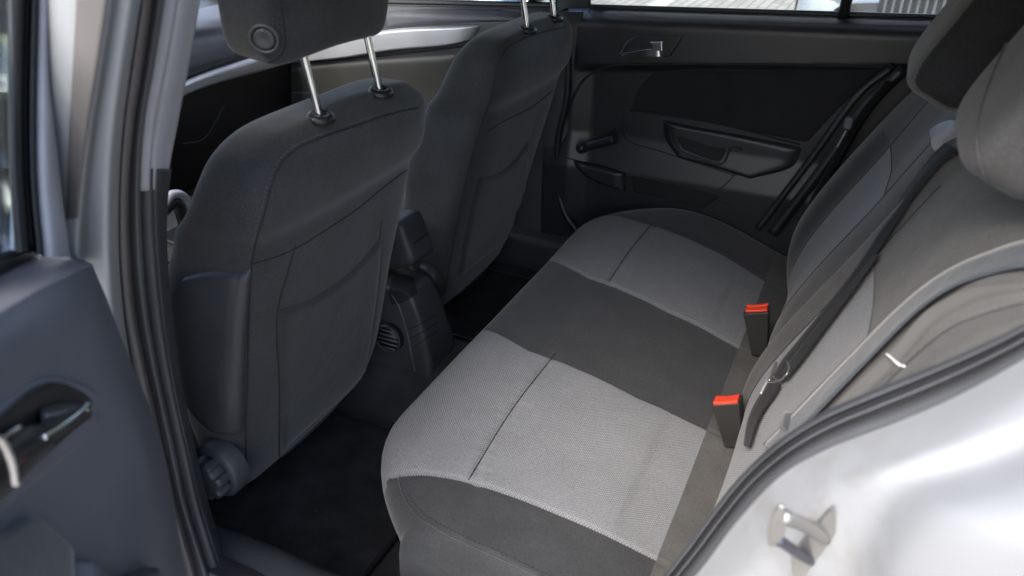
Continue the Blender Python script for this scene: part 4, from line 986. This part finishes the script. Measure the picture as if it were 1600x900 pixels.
# ================================================================== FLOOR MATS
fm = thing('floor_mat', (-.35, .7, .27), 'black carpet mat on the floor behind the near front seat', 'floor mat', 'floor mats')
def mat_on(par, x0, x1, y0, y1):
    xs_ = np.linspace(x0, x1, 60); ys_ = np.linspace(y0, y1, 50)
    G = np.array([[(x, y, max(floor_z(x, y), .262) + .012 + random.uniform(-.0012, .0012)) for x in xs_] for y in ys_])
    gridobj('mat_pile', G, 'carpet', par, thick=.008)
    edge = [(x0, y0), (x1, y0), (x1, y1), (x0, y1), (x0, y0)]; pts = []
    for (a0, b0), (a1, b1) in zip(edge[:-1], edge[1:]):
        for f in np.linspace(0, 1, 20)[:-1]: x_, y_ = a0 + (a1 - a0) * f, b0 + (b1 - b0) * f; pts.append((x_, y_, max(floor_z(x_, y_), .262) + .012))
    pts.append(pts[0]); sweep('mat_binding', pts, circ(.0045, 8), 'trim_black', par)
mat_on(fm, -.60, -.22, .50, 1.0)
fm2 = thing('floor_mat', (.38, .7, .27), 'black carpet mat on the floor behind the far front seat', 'floor mat', 'floor mats')
mat_on(fm2, .20, .58, .50, 1.0)

# ================================================================== OUTSIDE
g = mk('ground', [(-60, -60, 0), (80, -60, 0), (80, 60, 0), (-60, 60, 0)], [(0, 1, 2, 3)], 'paving', smooth=False); tag(g, 'sandy block paving outside the car', None, kind='structure')
ln = [P(1000, 15, 'z', .004), P(1032, 15, 'z', .004), P(1085, -20, 'z', .004), P(1062, -20, 'z', .004)]
ml = mk('bay_marking', ln, [(0, 1, 2, 3)], 'white_paint', smooth=False); tag(ml, 'white painted parking line on the paving outside the far window', None, kind='structure')
def parked(cx, cy, rot, paint, label, grille=False):
    t = thing('parked_car', (cx, cy, 0), label, 'car', 'cars parked outside')
    Rz = Matrix.Rotation(rot, 3, 'Z')
    def tr(p): return np.array(Rz @ Vector(p)) + np.array((cx, cy, 0))
    secs = []                                               # stations from nose (x=0) to tail, nose looks along -X
    tab = [(-.0, .28, .55, .62), (.06, .22, .66, .78), (.25, .20, .76, .85), (.9, .20, .88, .88), (1.25, .20, .95, .88), (2.2, .20, .97, .89), (3.3, .20, .98, .88), (3.9, .22, .98, .84), (4.1, .28, .85, .76)]
    for x_, z0, z1, hw in tab:
        secs.append([tr((x_, hw * c_, z)) for c_, z in ((-.90, z0), (-1, z0 + .12), (-1.0, (z0 + z1) / 2), (-.97, z1 - .10), (-.82, z1), (0, z1 + .03), (.82, z1), (.97, z1 - .10), (1.0, (z0 + z1) / 2), (1, z0 + .12), (.90, z0), (0, z0 - .02), (-.9, z0))])
    G = dense(secs, 60, 60)
    V = [p for p in G.reshape(-1, 3)]; F_ = gfaces(60, 60); caps(V, F_, list(range(60))); caps(V, F_, list(range(59 * 60, 60 * 60)), True)
    mk('body', V, F_, paint, t)
    secs = [[tr((x_, hw * c_, z)) for c_, z in ((-1, .9), (-.9, zt_ - .08), (-.7, zt_), (0, zt_ + .03), (.7, zt_), (.9, zt_ - .08), (1, .9))] for x_, hw, zt_ in ((1.1, .72, .98), (1.9, .66, 1.40), (2.6, .66, 1.45), (3.3, .64, 1.38), (3.9, .66, 1.0))]
    gridobj('cabin', dense(secs, 40, 40), 'rubber_black', t)
    for wx in (.75, 3.3):
        for sy in (-1, 1):
            sweep('wheel', [tr((wx, sy * .68, .31)), tr((wx, sy * .89, .31))], circ(.31, 24), 'rubber_black', t)
            sweep('wheel_rim', [tr((wx, sy * .885, .31)), tr((wx, sy * .90, .31))], circ(.20, 20), 'silver_trim', t)
    for sy in (-1, 1): superbox('headlight', tuple(tr((.12, sy * .62, .62))), (.22, .34, .14), 'lamp', t, e1=.6, e2=.6, rot=Rz @ Matrix.Rotation(-sy * .5, 3, 'Z'), nu=24, nv=16)
    rbox('grille', tuple(tr((-.005, 0, .56))), (.05, .62, .20), 'seam', t, bev=.02, rot=Rz)
    for k_ in range(12): rbox('grille_bar', tuple(tr((-.035, -.27 + k_ * .049, .56))), (.02, .016, .17), 'chrome', t, bev=.004, rot=Rz)
    rbox('number_plate', tuple(tr((-.04, 0, .37))), (.02, .50, .11), 'white_paint', t, bev=.004, rot=Rz)
    return t
parked(4.6, -.36, 0., 'blue_paint', 'pale silver parked car with a chrome barred grille, outside the far rear window')
parked(6.6, 5.9, math.pi * .5, 'white_paint', 'white parked car side on, seen over the farther front seat')
bw = rbox('brick_wall', (12.5, 4, .9), (.3, 26, 1.8), 'brick', None, bev=.01, smooth=False); tag(bw, 'low pale brick wall behind the parked cars', 'wall')

# ================================================================== bolted-on assemblies become parts of the one car
def fold(t, name, label=None):
    kids = list(t.children); root = kids[0]
    for k_ in list(t.keys()): del t[k_]
    if t in (st,): pass
    loc = t.location.copy()
    for c_ in kids: c_.parent = None
    root.parent = car; root.location = loc; root.name = name
    for c_ in kids[1:]: c_.parent = root; c_.location = (0, 0, 0)
    if label: root['label'] = label
    bpy.data.objects.remove(t)
fold(fd, 'rear_door', 'closed far rear door with dark panel, chrome latch and window winder')
fold(ff, 'front_door', 'closed far front door with a brushed silver strip')
fold(od, 'rear_door', 'opened near rear door with a large panel and chrome handle')
fold(da, 'dashboard'); fold(co, 'centre_console'); fold(ar, 'armrest'); fold(gl, 'gear_lever'); fold(st, 'door_striker')
